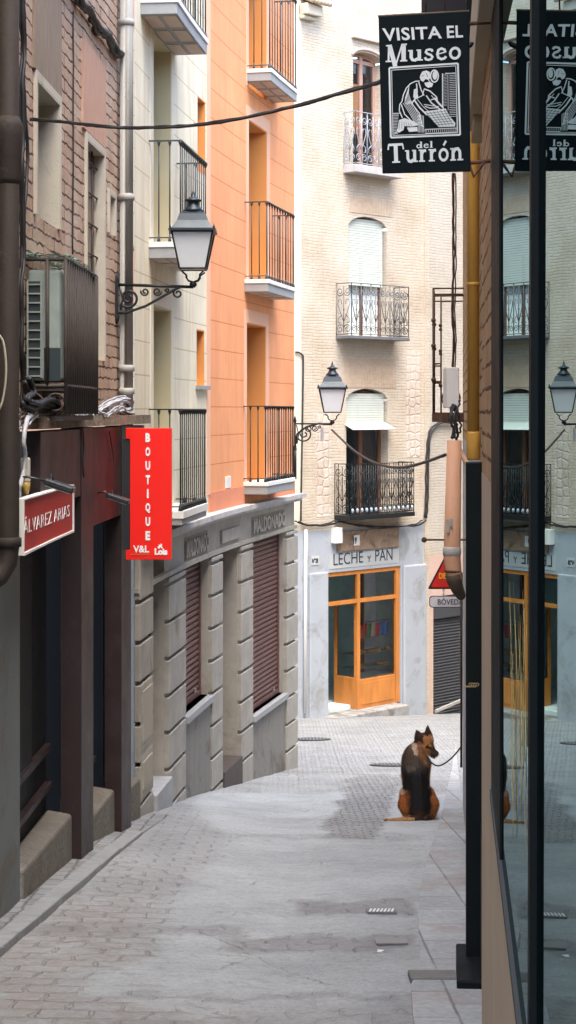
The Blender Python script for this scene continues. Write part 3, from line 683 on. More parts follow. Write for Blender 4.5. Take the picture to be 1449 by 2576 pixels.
# roller shutters
for h in (oW1, oW2):
    a, b, c, d, dep = h; mb = MB(); n = int((d - c) / .062); s_ = (d - c) / n
    for k in range(n):
        z = c + k * s_; m_ = max(1, int((b - a) / .35))
        for i in range(m_):
            ua, ub = a + (b - a) * i / m_, a + (b - a) * (i + 1) / m_
            pr = [(0, -dep - .02), (.10, -dep + .004), (.35, -dep + .016), (.65, -dep + .018), (.9, -dep + .006), (1, -dep - .02)]
            for (f0, o0), (f1, o1_) in zip(pr, pr[1:]):
                mb.face([LW.pt(ua, z + s_ * f0, o0), LW.pt(ub, z + s_ * f0, o0), LW.pt(ub, z + s_ * f1, o1_), LW.pt(ua, z + s_ * f1, o1_)])
    rs = mb.build('roller_shutter', m_shut, sh)
    mb = MB(); mb.wbox(LW, a, b, c + .002, c + .06, -dep, -dep + .03); mb.wbox(LW, b - .045, b - .005, c, d, -dep, -dep + .035); mb.build('shutter_rail', m_shut, rs)
    mb = MB(); mb.wbox(LW, b - .30, b - .25, c + .06, c + .11, -dep + .02, -dep + .035); mb.build('lock', plain('steel', (0.5, 0.5, 0.5), .35, .8), rs)
# doors in the recesses
for h, lab in ((oEnt, None), (oD, None)):
    a, b, c, d, dep = h; mb = MB(); mb.wbox(LW, a, b, -5.2, d, -dep - .04, -dep + .006); dr = mb.build('door', plain('dark_varnish', (0.075, 0.045, 0.035)), sh)
    mb = MB(); mb.wbox(LW, a + .08, b - .12, LW.z(LW and (555 if h is oD else 380), 1750), d - .12, -dep + .005, -dep + .02); mb.build('door_panel', m_shut, dr)
mb = MB(); mb.wbox(LW, Lu(373.5), Lu(413), -5, Lz(385, 1985), -.42, .085, .3); mb.build('doorstep', M('doorstep_granite', (0.34, 0.35, 0.36), 0.75, 12, 0.2), sh, bevel=.01)
mb = MB(); mb.wbox(LW, oD[0] + .0, oD[1] - .01, -5.2, -4.10, -.23, .07, .3); mb.build('doorstep', M('brown_doorstep', (0.07, 0.055, 0.05), 0.6, 9, 0.2), sh, bevel=.008)
# intercom in the entrance reveal
p, t_, n_ = LW.at(oEnt[1]); c = LW.pt(oEnt[1], (Lz(400, 1618)), -.16) - t_ * .008
mb = MB(); mb.obox(c, n_ * .05, t_ * .008, V(0, 0, .10)); ic = mb.build('intercom', plain('steel_plate', (0.34, 0.33, 0.30), .4, .4), sh)
mb = MB(); mb.obox(c - t_ * .012 + V(0, 0, .045), n_ * .03, t_ * .004, V(0, 0, .03)); mb.obox(c - t_ * .012 - V(0, 0, .04), n_ * .03, t_ * .004, V(0, 0, .035)); mb.build('button_panel', m_dark, ic)
# number tile
mb = MB(); mb.wbox(LW, Lu(566), Lu(578), Lz(570, 1228), Lz(570, 1199), 0, .015); nt_ = mb.build('number_tile', m_white, sh, bevel=.002)
# lettering: MALDONADO twice with a blank plaque between
def wall_text(W, txt, x0, x1, zc, h, o, depth, parent, mat, name='lettering', bold=.02, space=1.0, label=None, top=None):
    a, b = W.u(x0, o), W.u(x1, o); mb = MB()
    text_on(mb, txt, lambda p, q, c_: W.pt(a + (b - a) * p, zc - h / 2 + h * q, o + c_), bold, depth, space)
    ob = mb.build(name, mat, parent)
    if label: ob['label'] = label
    return ob
for x0, x1 in ((463, 522), (632, 716)):
    mb = MB(); mb.wbox(LW, Lu(x0), Lu(x1), -1.545, -1.305, -.01, .004); mb.build('plaque', M('plaque_stone', (0.235, 0.205, 0.155), 0.9, 5, 0.2, 60, .4), sh)
    wall_text(LW, 'MALDONADO', x0 + 2, x1 - 2, -1.425, .185, .003, .028, sh, m_stone, bold=.025)
mb = MB(); mb.wbox(LW, Lu(553), Lu(597), -1.51, -1.36, -.01, .035); mb.build('plaque', m_stone, sh, bevel=.01)

# ---------------------------------------------------------------- drainpipes, signs, lamps on the left
def pipe(name, lab, pts, r, mat, coll=(), n=12, cat='drainpipe'):
    t = thing(name, lab, cat, pts[-1]); mb = MB(); mb.tube(pts, r, n); mb.build('pipe', mat, t)
    for c in coll:
        mb = MB(); mb.lathe(c, [(r * 1.0, 0), (r * 1.22, .004), (r * 1.22, .05), (r * 1.0, .055)], n); mb.build('collar', mat, t)
    return t
up = LW.u(318, .075); pp = LW.pt(up, 0, .075)
gp = pipe('drainpipe', 'thick pale grey drainpipe where the brick house meets the cream wall', [V(pp.x, pp.y, ZT), V(pp.x, pp.y, -.0), V(pp.x - .005, pp.y, .02), V(pp.x - .01, pp.y, -.10)], .056, m_pipeg, [V(pp.x, pp.y, z) for z in (.33, 1.75, 3.2, .14)])
mb = MB(); mb.tube([V(pp.x, pp.y, .14), V(pp.x - .0, pp.y, .06), V(pp.x - .01, pp.y, .0), V(pp.x - .012, pp.y, -.06)], [.052, .05, .043, .04], 12); mb.build('reducer', m_pipeg, gp)
bx = V((22 - CX) / F * 9.0, 9.0, 0)
m_bpipe = M('brown_flaking_pipe', (0.026, 0.019, 0.014), 0.75, 7, 0.4, 50, 0.5, 0.006, dirt=(0.13, 0.12, 0.09), dsc=5, dth=0.64)
bp = pipe('drainpipe', 'dark brown flaking downpipe at the left edge ending in a bend', [V(bx.x, 9, 6), V(bx.x, 9, -.72), V(bx.x - .01, 9, -.80), V(bx.x - .05, 8.98, -.87), V(bx.x - .12, 8.9, -.92)], .056, m_bpipe, [V(bx.x, 9, z) for z in (1.48, -.72)], 16)
mb = MB(); mb.lathe(V(bx.x, 9, 1.2), [(.055, 0), (.068, .03), (.07, .26), (.078, .31), (.056, .36)], 16); mb.build('socket', m_bpipe, bp)
# small socket box beside the grey pipe
q = LW.pt(Lu(297), Lz(297, 928), .03)
mb = MB(); mb.obox(q, V(.024, 0, 0), V(0, .03, 0), V(0, 0, .062)); jb = mb.build('junction_box', m_white, None, bevel=.004); tag(jb, 'small white junction box fixed to the brick beside the grey drainpipe', 'junction box')

# red projecting sign
D = 13.55; k_ = D / F
sg = thing('shop_sign', 'tall red projecting sign with BOUTIQUE in white letters down its face', 'shop sign', P(372, 1408, D))
mb = MB(); a, b = P(327, 1408, D), P(431, 1077, D); mb.box((a.x, D, a.z), (b.x, D + .09, b.z))
a2, b2 = P(316.5, 1104, D), P(327, 1077, D); mb.box((a2.x, D, a2.z), (b2.x + .002, D + .09, b2.z)); a2, b2 = P(316.5, 1408, D), P(327, 1384, D); mb.box((a2.x, D, a2.z), (b2.x + .002, D + .09, b2.z))
mb.build('sign_panel', m_red, sg, bevel=.003)
mb = MB(); a, b = P(308, 1383, D), P(328, 1104, D); mb.box((a.x, D + .012, a.z), (b.x, D + .078, b.z)); mb.build('bracket', plain('black_box', (0.015, 0.015, 0.016), .5), sg)
def flat_text(txt, x0, x1, y0, y1, D, parent, mat, bold=0.0, name='lettering', dep=.004, space=1.0, off=.003):
    mb = MB(); A = P(x0, y1, D); B = P(x1, y0, D)
    text_on(mb, txt, lambda p, q, c_: V(A.x + (B.x - A.x) * p, D - off + (0 if False else 0) - c_ * .5, A.z + (B.z - A.z) * q), bold, dep, space)
    return mb.build(name, mat, parent)
for i, ch in enumerate('BOUTIQUE'):
    yc = 1101 + i * 35.2; w_ = {'I': 2.2, 'T': 5.5}.get(ch, 6.0)
    flat_text(ch, 372 - w_, 372 + w_, yc - 11.5, yc + (14 if ch == 'Q' else 11.5), D, sg, m_white2, .055, name='letter')
flat_text('V&L', 335, 375, 1372, 1390, D, sg, m_white2, .03, name='letters')
flat_text('Lois', 389, 421, 1379, 1396, D, sg, m_white2, .055, name='letters')
mb = MB(); pl = [(398, 1380), (396, 1376), (400, 1373), (399, 1369), (403, 1371), (405, 1367), (408, 1370), (407, 1374), (410, 1379), (407, 1380), (404, 1376), (401, 1380)]
mb.prism([P(x, y, D - .003) for x, y in pl], V(0, -.002, 0)); mb.build('emblem', m_white2, sg)
mb = MB(); mb.prism([P(x, y, D - .003) for x, y in ((327, 1393.5), (378, 1392.5), (378, 1394.5), (327, 1395.5))], V(0, -.002, 0)); mb.build('underline', plain('orange_line', (.75, .16, .05)), sg)

# the long red fascia sign
rs = thing('shop_sign', 'wide dark red sign with thin white capitals and a white frame, on the brown shopfront', 'shop sign', LW.pt(Lu(110), -.8, .13))
ua, ub = Lu(56, .16), Lu(182, .16); zt = Lz(182, 1222, .16); zb = Lz(182, 1334, .16)
mb = MB(); mb.wbox(LW, ua, ub, zb, zt, .125, .16, .5); mb.build('sign_panel', M('dark_red_sign', (0.42, 0.035, 0.028), 0.6, 2, 0.2, 50, 0, spec=.15), rs)
mb = MB()
for a, b, c, d in ((ua, ub, zb - .012, zb + .002), (ua, ub, zt - .002, zt + .008), (ua - .008, ua, zb - .012, zt + .008), (ub, ub + .008, zb - .012, zt + .008)): mb.wbox(LW, a, b, c, d, .12, .172, .5)
mb.build('frame', m_white, rs, bevel=.002)
a, b = Lu(60, .163), Lu(175, .163); mb = MB()
text_on(mb, 'ÁLVAREZ ARIAS', lambda p, q, c_: LW.pt(a + (b - a) * p, zb + .10 + (zt - zb - .195) * q, .161 + c_), -.012, .003, 1.1); mb.build('lettering', m_white2, rs)

# floodlights
m_flood = plain('flood_black', (0.03, 0.033, 0.03), 0.35, .3)
for x, y, o, lab in ((150, 1222, .34, 'black floodlight on an arm just above the wide dark red sign'), (298, 1254, .26, 'black floodlight on an arm left of the BOUTIQUE sign')):
    u, D = LW.hit(x, o); c = LW.pt(u, -(y - HY) / F * D, o); f = thing('floodlight', lab, 'floodlight', c, 'floodlights on the brown shopfront'); p, t, n = LW.at(u)
    mb = MB(); ax = (n * .9 + V(0, 0, -.30)).normalized(); mb.obox(c, ax * .085, t * .055, ax.cross(t).normalized() * .018); mb.build('lamp_body', m_flood, f, bevel=.008)
    mb = MB(); w0 = LW.pt(u, c.z + .04, .1); mb.tube([w0, LW.pt(u, c.z + .05, .16), c - ax * .08], .008); mb.tube([c - ax * .04 - t * .06, c - ax * .05 + V(0, 0, .05), c - ax * .04 + t * .06], .005); mb.build('arm', m_flood, f)
    mb = MB(); mb.obox(c + ax * .0 - ax.cross(t).normalized() * (-.02 if ax.cross(t).z < 0 else .02), ax * .07, t * .045, ax.cross(t).normalized() * .003); mb.build('lens', m_lampg, f)

def lantern(c, s, parent):
    """four sided street lantern; c = pivot under it, s = brim width"""
    R45 = math.pi / 4; q = s / math.sqrt(2)
    z0 = .30 * s; zg = z0 + .06 * s; zb = zg + .84 * s
    mb = MB()
    for k in range(4):
        an = R45 + k * math.pi / 2; d = V(math.cos(an), math.sin(an), 0)
        mb.tube([c + V(0, 0, .02), c + d * .16 * s + V(0, 0, .09 * s), c + d * .22 * s + V(0, 0, .16 * s), c + d * .22 * s + V(0, 0, .22 * s), c + d * .36 * s + V(0, 0, .30 * s)], .010 * s * 2, 5)
    mb.lathe(c, [(.04 * s, -.07 * s), (.085 * s, -.02 * s), (.085 * s, .03 * s), (.05 * s, .07 * s)], 10); mb.build('cradle', m_iron, parent)
    mb = MB(); a, b = .30 * s, .47 * s
    mb.lathe(c, [(a * 1.414 * .96, zg), (b * 1.414 * .96, zb)], 4, R45, smooth=False); mb.build('lamp_glass', m_lampg, parent)
    mb = MB()
    for k in range(4):
        an = R45 + k * math.pi / 2; d = V(math.cos(an), math.sin(an), 0); d2 = V(math.cos(an + math.pi / 2), math.sin(an + math.pi / 2), 0)
        mb.tube([c + d * a * 1.414 + V(0, 0, zg), c + d * b * 1.414 + V(0, 0, zb)], .021 * s, 4, smooth=False)
        for r_, z_ in ((a, zg), (b, zb)): mb.tube([c + d * r_ * 1.414 + V(0, 0, z_), c + d2 * r_ * 1.414 + V(0, 0, z_)], .022 * s, 4, smooth=False)
    mb.build('frame', m_iron, parent)
    mb = MB(); w_ = .54 * s * 1.414
    prof = [(w_, zb + .01 * s), (w_, zb + .05 * s), (w_ * .88, zb + .075 * s), (w_ * .66, zb + .26 * s), (w_ * .56, zb + .42 * s), (w_ * .34, zb + .50 * s)]
    mb.lathe(c, prof, 4, R45, smooth=False)
    mb.lathe(c, [(w_ * .34, zb + .49 * s), (w_ * .26, zb + .56 * s), (.17 * s, zb + .60 * s), (.13 * s, zb + .66 * s), (.13 * s, zb + .71 * s), (.20 * s, zb + .735 * s), (.20 * s, zb + .765 * s), (.10 * s, zb + .80 * s), (.045 * s, zb + .86 * s), (.03 * s, zb + .93 * s), (.005, zb + 1.0 * s)], 14)
    for k in range(4):
        an = R45 + k * math.pi / 2; d = V(math.cos(an), math.sin(an), 0); mb.lathe(c + d * w_ * .93 + V(0, 0, zb + .06 * s), [(.02 * s, 0), (.03 * s, .03 * s), (.012 * s, .06 * s), (.003, .1 * s)], 6)
    mb.build('roof', M('lamp_roof', (0.02, 0.03, 0.038), 0.4, 12, 0.25, 60, 0.1, 0.001, metal=.3), parent)

def scroll_arm(base, tip, drop, parent, mat, arch=False):
    """wall plate, horizontal bar, brace and scrolls in the vertical plane through base and tip"""
    ax = (tip - base); L_ = ax.length; ax.normalize(); up = V(0, 0, 1); mb = MB()
    yv = ax.cross(up).normalized() * .022
    pts = [base + up * .03, base - up * drop * 1.15]
    mb.obox(base - up * drop * .5 , ax * .012, yv, up * (drop * .62)); mb.lathe(base - up * drop * 1.18 + ax * .0, [(.004, -.05), (.02, -.02), (.026, .02), (.012, .05)], 8)
    mb.lathe(base + up * drop * .12, [(.012, -.03), (.024, 0), (.014, .04), (.003, .07)], 8); mb.build('wall_plate', mat, parent)
    mb = MB()
    if not arch:
        mb.tube([base, base + ax * L_ * .5, tip], .014, 6)
        mb.tube([base - up * drop + ax * .01, base - up * drop * .98 + ax * .12 * L_ + up * .0, base - up * drop * .72 + ax * L_ * .38, base - up * .08 * drop + ax * L_ * .78, base + ax * L_ * .84], .012, 6)
    else:
        mb.tube([base, base + ax * L_ * .75 + up * .0, tip], .012, 6)
        mb.tube([base - up * drop * 1.1, base - up * drop * .45 + ax * .06 * L_, base - up * drop * .15 + ax * L_ * .3, base + up * .0 + ax * L_ * .62, tip - up * .01], .015, 6)
    mb.build('arm', mat, parent)
    mb = MB(); r = drop * .36
    mb.tube(spiral(base - up * drop * .45 + ax * drop * .42, ax, up, r, r * .18, -math.pi * .8, 1.6, 26), .011, 5)
    mb.tube(spiral(base - up * drop * .22 + ax * L_ * .37, ax, up, r * .42, r * .1, math.pi * .9, 1.4, 18), .008, 5)
    mb.tube(spiral(base - up * drop * .2 + ax * L_ * .53, ax, up, r * .42, r * .1, 0, -1.4, 18), .008, 5)
    mb.tube(spiral(base - up * drop * .13 + ax * L_ * .66, ax, up, r * .22, r * .06, math.pi * .9, 1.2, 14), .007, 5)
    if not arch: mb.tube(spiral(tip - ax * L_ * .20 - up * drop * .24, ax, up, r * .5, r * .12, math.pi * .55, 1.25, 18), .009, 5)
    mb.tube([base - up * drop * .05 + ax * .02, base - up * drop * .5 + ax * .05, base - up * drop * .9 + ax * .03], .008, 5)
    mb.build('scrollwork', mat, parent)

D = 14.0; tip = P(486, 722, D); base = P(295, 716, D + .0); wu = Lu(291); base = V(LW.pt(wu, 0, .01).x, D, base.z) if abs(LW.pt(wu, 0).y - D) < .3 else base
L1 = thing('street_lamp', 'wrought iron bracket lamp with a white four-sided lantern, the larger and nearer one', 'street lamp', base, 'bracket street lamps')
scroll_arm(base, tip, .235, L1, m_iron); lantern(tip + V(0, 0, .02), .355, L1)
D = 23.0; tip = P(836, 1066, D); base = P(742, 1066, D)
L2 = thing('street_lamp', 'wrought iron lamp on an arched bracket at the far corner of the orange house', 'street lamp', base, 'bracket street lamps')
scroll_arm(base, tip, .30, L2, m_iron, True); lantern(tip + V(0, 0, .02), .375, L2)
mb = MB(); mb.tube([base - V(0, 0, .3), base - V(.0, 0, .75)], .022, 8); mb.build('support', m_iron, L2)
mb = MB(); q = P(810, 1075, D); mb.obox(q - V(0, 0, .10), V(.02, 0, 0), V(0, .02, 0), V(0, 0, .09)); mb.build('cable_weight', plain('grey_plastic', (.3, .3, .29)), L2)
# ---------------------------------------------------------------- far end: old sgraffito house with the corner shop
Fu = lambda x, o=0: FW.u(x, o)
Fz = lambda x, y, o=0: FW.z(x, y, o)
def sgraf(name, col, lo, hi, pat):
    m, t, bs, L = newmat(name); uv = coords(t, L, 'UV'); n1 = noisen(t, L, uv, 1.0, 8, .65); nf = noisen(t, L, uv, 12, 6, .7)
    c = ramp(t, L, n1, [(0.3, lo), (0.5, col), (0.72, hi)])
    nz = nn(t, 'ShaderNodeTexNoise'); L(uv, nz.inputs['Vector']); nz.inputs['Scale'].default_value = 3.5
    sc = nn(t, 'ShaderNodeVectorMath', operation='SCALE'); L(nz.outputs['Color'], sc.inputs[0]); sc.inputs['Scale'].default_value = 0.06
    ad = nn(t, 'ShaderNodeVectorMath', operation='ADD'); L(uv, ad.inputs[0]); L(sc.outputs[0], ad.inputs[1])
    if pat == 'course':
        b = nn(t, 'ShaderNodeTexBrick'); L(ad.outputs[0], b.inputs['Vector']); b.inputs['Scale'].default_value = 1; b.inputs['Brick Width'].default_value = .31; b.inputs['Row Height'].default_value = .062
        b.inputs['Mortar Size'].default_value = .008; b.inputs['Mortar Smooth'].default_value = .8; f = b.outputs['Fac']
    elif pat == 'vert':
        b = nn(t, 'ShaderNodeTexBrick'); mp = nn(t, 'ShaderNodeMapping'); mp.inputs['Rotation'].default_value = (0, 0, math.pi / 2); L(ad.outputs[0], mp.inputs[0]); L(mp.outputs[0], b.inputs['Vector'])
        b.inputs['Scale'].default_value = 1; b.inputs['Brick Width'].default_value = .4; b.inputs['Row Height'].default_value = .05; b.inputs['Mortar Size'].default_value = .007; b.inputs['Mortar Smooth'].default_value = .8; f = b.outputs['Fac']
    else:
        vo = nn(t, 'ShaderNodeTexVoronoi', feature='DISTANCE_TO_EDGE'); vo.inputs['Scale'].default_value = 5.5; vo.inputs['Randomness'].default_value = 0.45; L(ad.outputs[0], vo.inputs['Vector'])
        f = ramp(t, L, vo.outputs['Distance'], [(0.05, 1.0), (0.13, 0.0)])
    fade = ramp(t, L, noisen(t, L, uv, .55, 4), [(0.36, 0.25), (0.6, 1.0)]); f2 = mathn(t, L, 'MULTIPLY', f, fade)
    c = mixc(t, L, mathn(t, L, 'MULTIPLY', f2, 0.24), c, mul(lo, .68)); c = mixc(t, L, .35, c, ramp(t, L, nf, [(.3, .6), (.6, 1.)]), 'MULTIPLY')
    L(c, bs.inputs['Base Color']); bs.inputs['Roughness'].default_value = .95; bs.inputs['Specular IOR Level'].default_value = .15
    bumpn(t, L, mathn(t, L, 'SUBTRACT', mathn(t, L, 'MULTIPLY', nf, .6), f2), .7, .015, bs); return m
sg_c = ((0.55, 0.475, 0.375), (0.46, 0.38, 0.285), (0.59, 0.535, 0.45))
m_sg = sgraf('sgraffito_courses', *sg_c, 'course'); m_sgv = sgraf('sgraffito_upright', (0.56, 0.44, 0.32), (0.46, 0.34, 0.23), (0.6, 0.5, 0.4), 'vert')
m_sgp = sgraf('sgraffito_pebbles', (0.60, 0.52, 0.44), (0.47, 0.38, 0.30), (0.64, 0.58, 0.5), 'peb')
m_wash = M('whitewash', (0.36, 0.395, 0.435), 0.9, 2.2, 0.07, 45, 0.35, 0.004, dirt=(0.27, 0.285, 0.29), dsc=1.8, dth=.52)
m_pinkp = M('pink_plaster', (0.55, 0.40, 0.33), 0.9, 3, 0.1, 50, 0.3, 0.003)
oh = thing('old_house', 'tall pale sgraffito house with arched balcony windows above a whitewashed corner shop', 'house', FW.pt(Fu(900), gz(35.5)))
def ahole(x0, x1, ycr, y1, rise, dep=.35):
    u0, u1 = Fu(x0), Fu(x1); xm = (x0 + x1) / 2
    return (u0, u1, Fz(x0, y1), Fz(xm, ycr), dep, rise)
F4, F3, F2 = ahole(888, 962, 133, 428, .17), ahole(877, 973, 546, 845, .24), ahole(871, 976, 978, 1298, .26)
zW = Fz(900, 1328); uL, uR = Fu(758), Fu(1077)
sho = (Fu(825), Fu(1008), -6.9, Fz(1008, 1423), 2.6)
mb = MB(); facade(mb, FW, uL, uR, zW, 10.5, [F4, F3, F2]); mb.build('wall', m_sg, oh)
mb = MB(); facade(mb, FW, uL, uR, -7.3, zW, [sho[:4] + (.22,)]); mb.build('shop_wall', m_wash, oh)
# raised sgraffito panels
def panel(x0, x1, y0, y1, mat, o=.005, nm='sgraffito_panel'):
    xm = (x0 + x1) / 2; mb = MB(); mb.wbox(FW, Fu(x0), Fu(x1), Fz(xm, y1), Fz(xm, y0), -.01, o); return mb.build(nm, mat, oh)
panel(1022, 1056, 884, 1150, m_sgp); panel(795, 832, 1040, 1300, m_sgp); 
panel(862, 995, 905, 975, m_sgv, .010); panel(880, 985, 500, 540, m_sgv, .01)
# pilaster strips at the right
mb = MB(); mb.wbox(FW, Fu(1066), Fu(1078), -6.9, 10.5, -.01, .03); mb.build('corner_strip', m_sg, oh)
# arched windows
m_wood = M('orange_wood', (0.52, 0.20, 0.045), 0.45, 5, 0.25, 60, 0.15, 0.002, stretch=(1, 1, .25), spec=.5)
m_brwood = plain('brown_wood', (0.16, 0.075, 0.045), .5)
m_blind = M('pale_green_blind', (0.54, 0.58, 0.52), 0.7, 3, 0.06)
m_pane = glassmat('window_glass', (1, 1, 1), 1.5, 1.3, (.9, .93, .93), base=.0)
def arched_window(h, frame_mat, dz=0):
    a, b, c, d, dep, rise = h; dp = .20; mb = MB()
    for q in (a, b - .07): mb.wbox(FW, q, q + .07, c, d - rise * .75, -dp - .06, -dp)
    m_ = (a + b) / 2; mb.wbox(FW, m_ - .05, m_ + .05, c, d - .03, -dp - .05, -dp + .01); mb.wbox(FW, a + .07, m_ - .05, d - rise - .04, d - rise + .04, -dp - .05, -dp + .0); mb.wbox(FW, m_ + .05, b - .07, d - rise - .04, d - rise + .04, -dp - .05, -dp)
    for k in range(14):
        f0, f1 = -1 + 2 * k / 14, -1 + 2 * (k + 1) / 14
        z0, z1 = [d - rise + rise * math.sqrt(max(0, 1 - f * f * .96)) for f in (f0, f1)]; ua, ub = a + (b - a) * k / 14, a + (b - a) * (k + 1) / 14
        q = [FW.pt(ua, z0 - .07, -dp), FW.pt(ub, z1 - .07, -dp), FW.pt(ub, z1, -dp), FW.pt(ua, z0, -dp)]; mb.face(q)
        mb.face([FW.pt(ua, z0 - .07, -dp - .05), FW.pt(ub, z1 - .07, -dp - .05), q[1], q[0]])
    f = mb.build('window', frame_mat, oh)
    mb = MB(); mb.wquad(FW, a + .01, b - .01, c, d, -dp - .04); mb.build('pane', m_pane, f)
    mb = MB(); mb.wbox(FW, a - .02, b + .02, c - .05, d + .05, -dp - .75, -dp - .70); mb.wbox(FW, a - .03, a + .0, c - .05, d + .05, -dp - .7, -dep - .002); mb.wbox(FW, b, b + .03, c - .05, d + .05, -dp - .7, -dep - .002); mb.build('room_behind', M('room_grey', (0.10, 0.115, 0.115), .9, 2, .3), f)
    return f
w4 = arched_window(F4, plain('pinkish_frame', (.42, .25, .19), .6)); w3 = arched_window(F3, m_brwood); w2 = arched_window(F2, m_brwood)
def blind(h, zt, zb, kick, nm='blind'):
    a, b = h[0] + .0, h[1] - .06; mb = MB(); n = int((zt - zb) / .05); o = -.07
    for k in range(n):
        z = zt - (zt - zb) * k / n; mb.wbox(FW, a, b, z - .046, z, o - .012, o)
    if kick:
        L_, nk = kick; p0 = FW.pt(a, zb, o); t = FW.at(a)[1]; nr = FW.at(a)[2]; dv = (nr * .8 + V(0, 0, -.38)).normalized(); w_ = b - a
        for k in range(nk):
            c = p0 + dv * (L_ * (k + .5) / nk); mb.obox(c + t * w_ / 2, t * (w_ / 2 + .05), dv * (L_ / nk * .46), dv.cross(t).normalized() * .006)
    return mb.build(nm, m_blind, oh)
blind(F3, F3[3] - .05, Fz(925, 720), None); 
mb = MB(); a, b = F3[0], F3[1]
for f0, f1 in ((.02, .46), (.54, .95)): mb.wbox(FW, a + (b - a) * f0, a + (b - a) * f1, F3[2], F3[3] - .8, -.215, -.205)
cu = mb.build('pane_reflection', M('reflection_white', (0.72, 0.78, 0.76), .9, 4, .08), oh)  # pale sheets paint the white reflections of the lower panes
blind(F2, F2[3] - .10, Fz(925, 1063), (.34, 7))
mb = MB(); mb.wbox(FW, F4[0] + .06, F4[0] + .36, F4[2] + .8, Fz(890, 205), -.20, -.17); mb.build('shutter_leaf', M('brown_shutter_wood', (.24, .12, .05), .6, 5, .2), w4)
# pointed shadow-line mouldings above the arches
for h in (F4,):
    a, b, c, d, dep, rise = h; mb = MB(); pts = [FW.pt(a - .04 + (b - a + .08) * k / 14, d - rise + .02 + (rise + .04) * math.sqrt(max(0, 1 - (-1 + 2 * k / 14) ** 2 * .97)), .01) for k in range(15)]; mb.tube(pts, .035, 6); mb.build('arch_moulding', m_pinkp, oh)

def ornate(W, parent, x0, x1, ytop, yflr, proj, npan, railm, slabm, dense=False, thick=.07, rr=.0085, corbel=False):
    ua, ub = W.u(x0, proj), W.u(x1, proj); D = W.hit(x0, proj)[1]; zt, zf = -(ytop - HY) / F * D, -(yflr - HY) / F * D
    mb = MB(); mb.wbox(W, ua - .02, ub + .02, zf - thick, zf, 0, proj + .02, 3)
    s_ = mb.build('balcony', slabm, parent, bevel=.01); mb = MB(); up = V(0, 0, 1); H = zt - zf
    runs = [(W.pt(ua, 0, 0), W.pt(ua, 0, proj), 1), (W.pt(ua, 0, proj), W.pt(ub, 0, proj), npan), (W.pt(ub, 0, proj), W.pt(ub, 0, 0), 1)]
    for A, B, n in runs:
        ax = (B - A); L_ = ax.length; ax.normalize(); yv = V(ax.y, -ax.x, 0); A = V(A.x, A.y, zf)
        for z in (H, .03): mb.obox(A + ax * L_ / 2 + up * z, ax * L_ / 2, yv * .012, up * .008)
        w_ = L_ / n
        for k in range(n + 1): mb.tube([A + ax * w_ * k, A + ax * w_ * k + up * H], rr * 1.15, 5)
        for k in range(n):
            c = A + ax * (w_ * (k + .5)); r = w_ * .23
            for s in (-1, 1):
                mb.tube(spiral(c + ax * s * w_ * .25 + up * (H * .84), ax * s, up, r, r * .3, -math.pi * .9, 1.35, 14), rr, 4)
                mb.tube(spiral(c + ax * s * w_ * .24 + up * (H * .13), ax * s, up, r, r * .3, math.pi * .9, -1.35, 14), rr, 4)
                mb.tube([c + ax * s * .01 + up * H * .28, c + ax * s * w_ * .20 + up * H * .42, c + ax * s * w_ * .40 + up * H * .60, c + ax * s * w_ * .34 + up * H * .69, c + ax * s * w_ * .14 + up * H * .68, c + ax * s * w_ * .14 + up * H * .60], rr, 4)
                mb.tube([c + ax * s * w_ * .10 + up * H * .40, c + ax * s * w_ * .36 + up * H * .33, c + ax * s * w_ * .38 + up * H * .25, c + ax * s * w_ * .22 + up * H * .24], rr, 4)
                if dense: mb.tube([c + ax * s * w_ * .25 + up * .03, c + ax * s * w_ * .25 + up * H], rr, 4)
            mb.tube([c + up * H * .05, c + up * H * .95], rr, 4)
            mb.lathe(c + up * H * .5, [(.004, -.03), (.018, 0), (.004, .03)], 6)
    mb.build('railing', railm, s_)
    if dense:
        mb = MB()
        for k in range(npan * 2): mb.ball(W.pt(ua + (ub - ua) * (k + .5) / (npan * 2), zf + .1, proj + .01), (.035, .035, .05), 6, 5)
        mb.build('ornament', plain('grey_ornament', (.28, .32, .36), .5), s_)
    return s_
m_railf = plain('weathered_iron', (0.085, 0.095, 0.10), .5)
ornate(FW, oh, 884, 1028, 711, 843, .42, 6, m_railf, M('balcony_slab_iron', (0.13, 0.135, 0.14), .7, 6, .2))
ornate(FW, oh, 880, 1041, 1168, 1298, .42, 7, m_iron, m_iron, dense=True, thick=.09)
ornate(FW, oh, 894, 1010, 279, 412, .32, 4, plain('pale_iron', (0.30, 0.33, 0.37), .5), M('pale_slab', (.42, .40, .38), .8), thick=.16)

# shop: lintel, painted name, tiles, woodwork
mb = MB(); mb.wbox(FW, Fu(846), Fu(1000), Fz(920, 1382), Fz(920, 1332), -.01, .045); mb.build('lintel', M('stained_lintel', (0.30, 0.215, 0.15), .95, 5, .3, 30, .8, .01, dirt=(.14, .095, .065), dsc=2.2, dth=.5), oh, bevel=.012)
a_, b_ = Fu(838, .015), Fu(988, .015)
mb = MB(); mb.wbox(FW, Fu(828), Fu(1003), Fz(910, 1424), Fz(910, 1388), -.01, .008); mb.build('name_board', M('whitewash_board', (.42, .45, .455), .8, 3, .05), oh)
z1_, z0_ = Fz(838, 1393), Fz(838, 1422)
def ftext(txt, x0, x1, z0, z1, o, mat, parent, bold, nm='lettering', dep=.006):
    a, b = Fu(x0, o), Fu(x1, o); mb = MB(); text_on(mb, txt, lambda p, q, c_: FW.pt(a + (b - a) * p, z0 + (z1 - z0) * q, o + c_), bold, dep); return mb.build(nm, mat, parent)
m_ink = plain('dark_ink', (.02, .03, .04), .7)
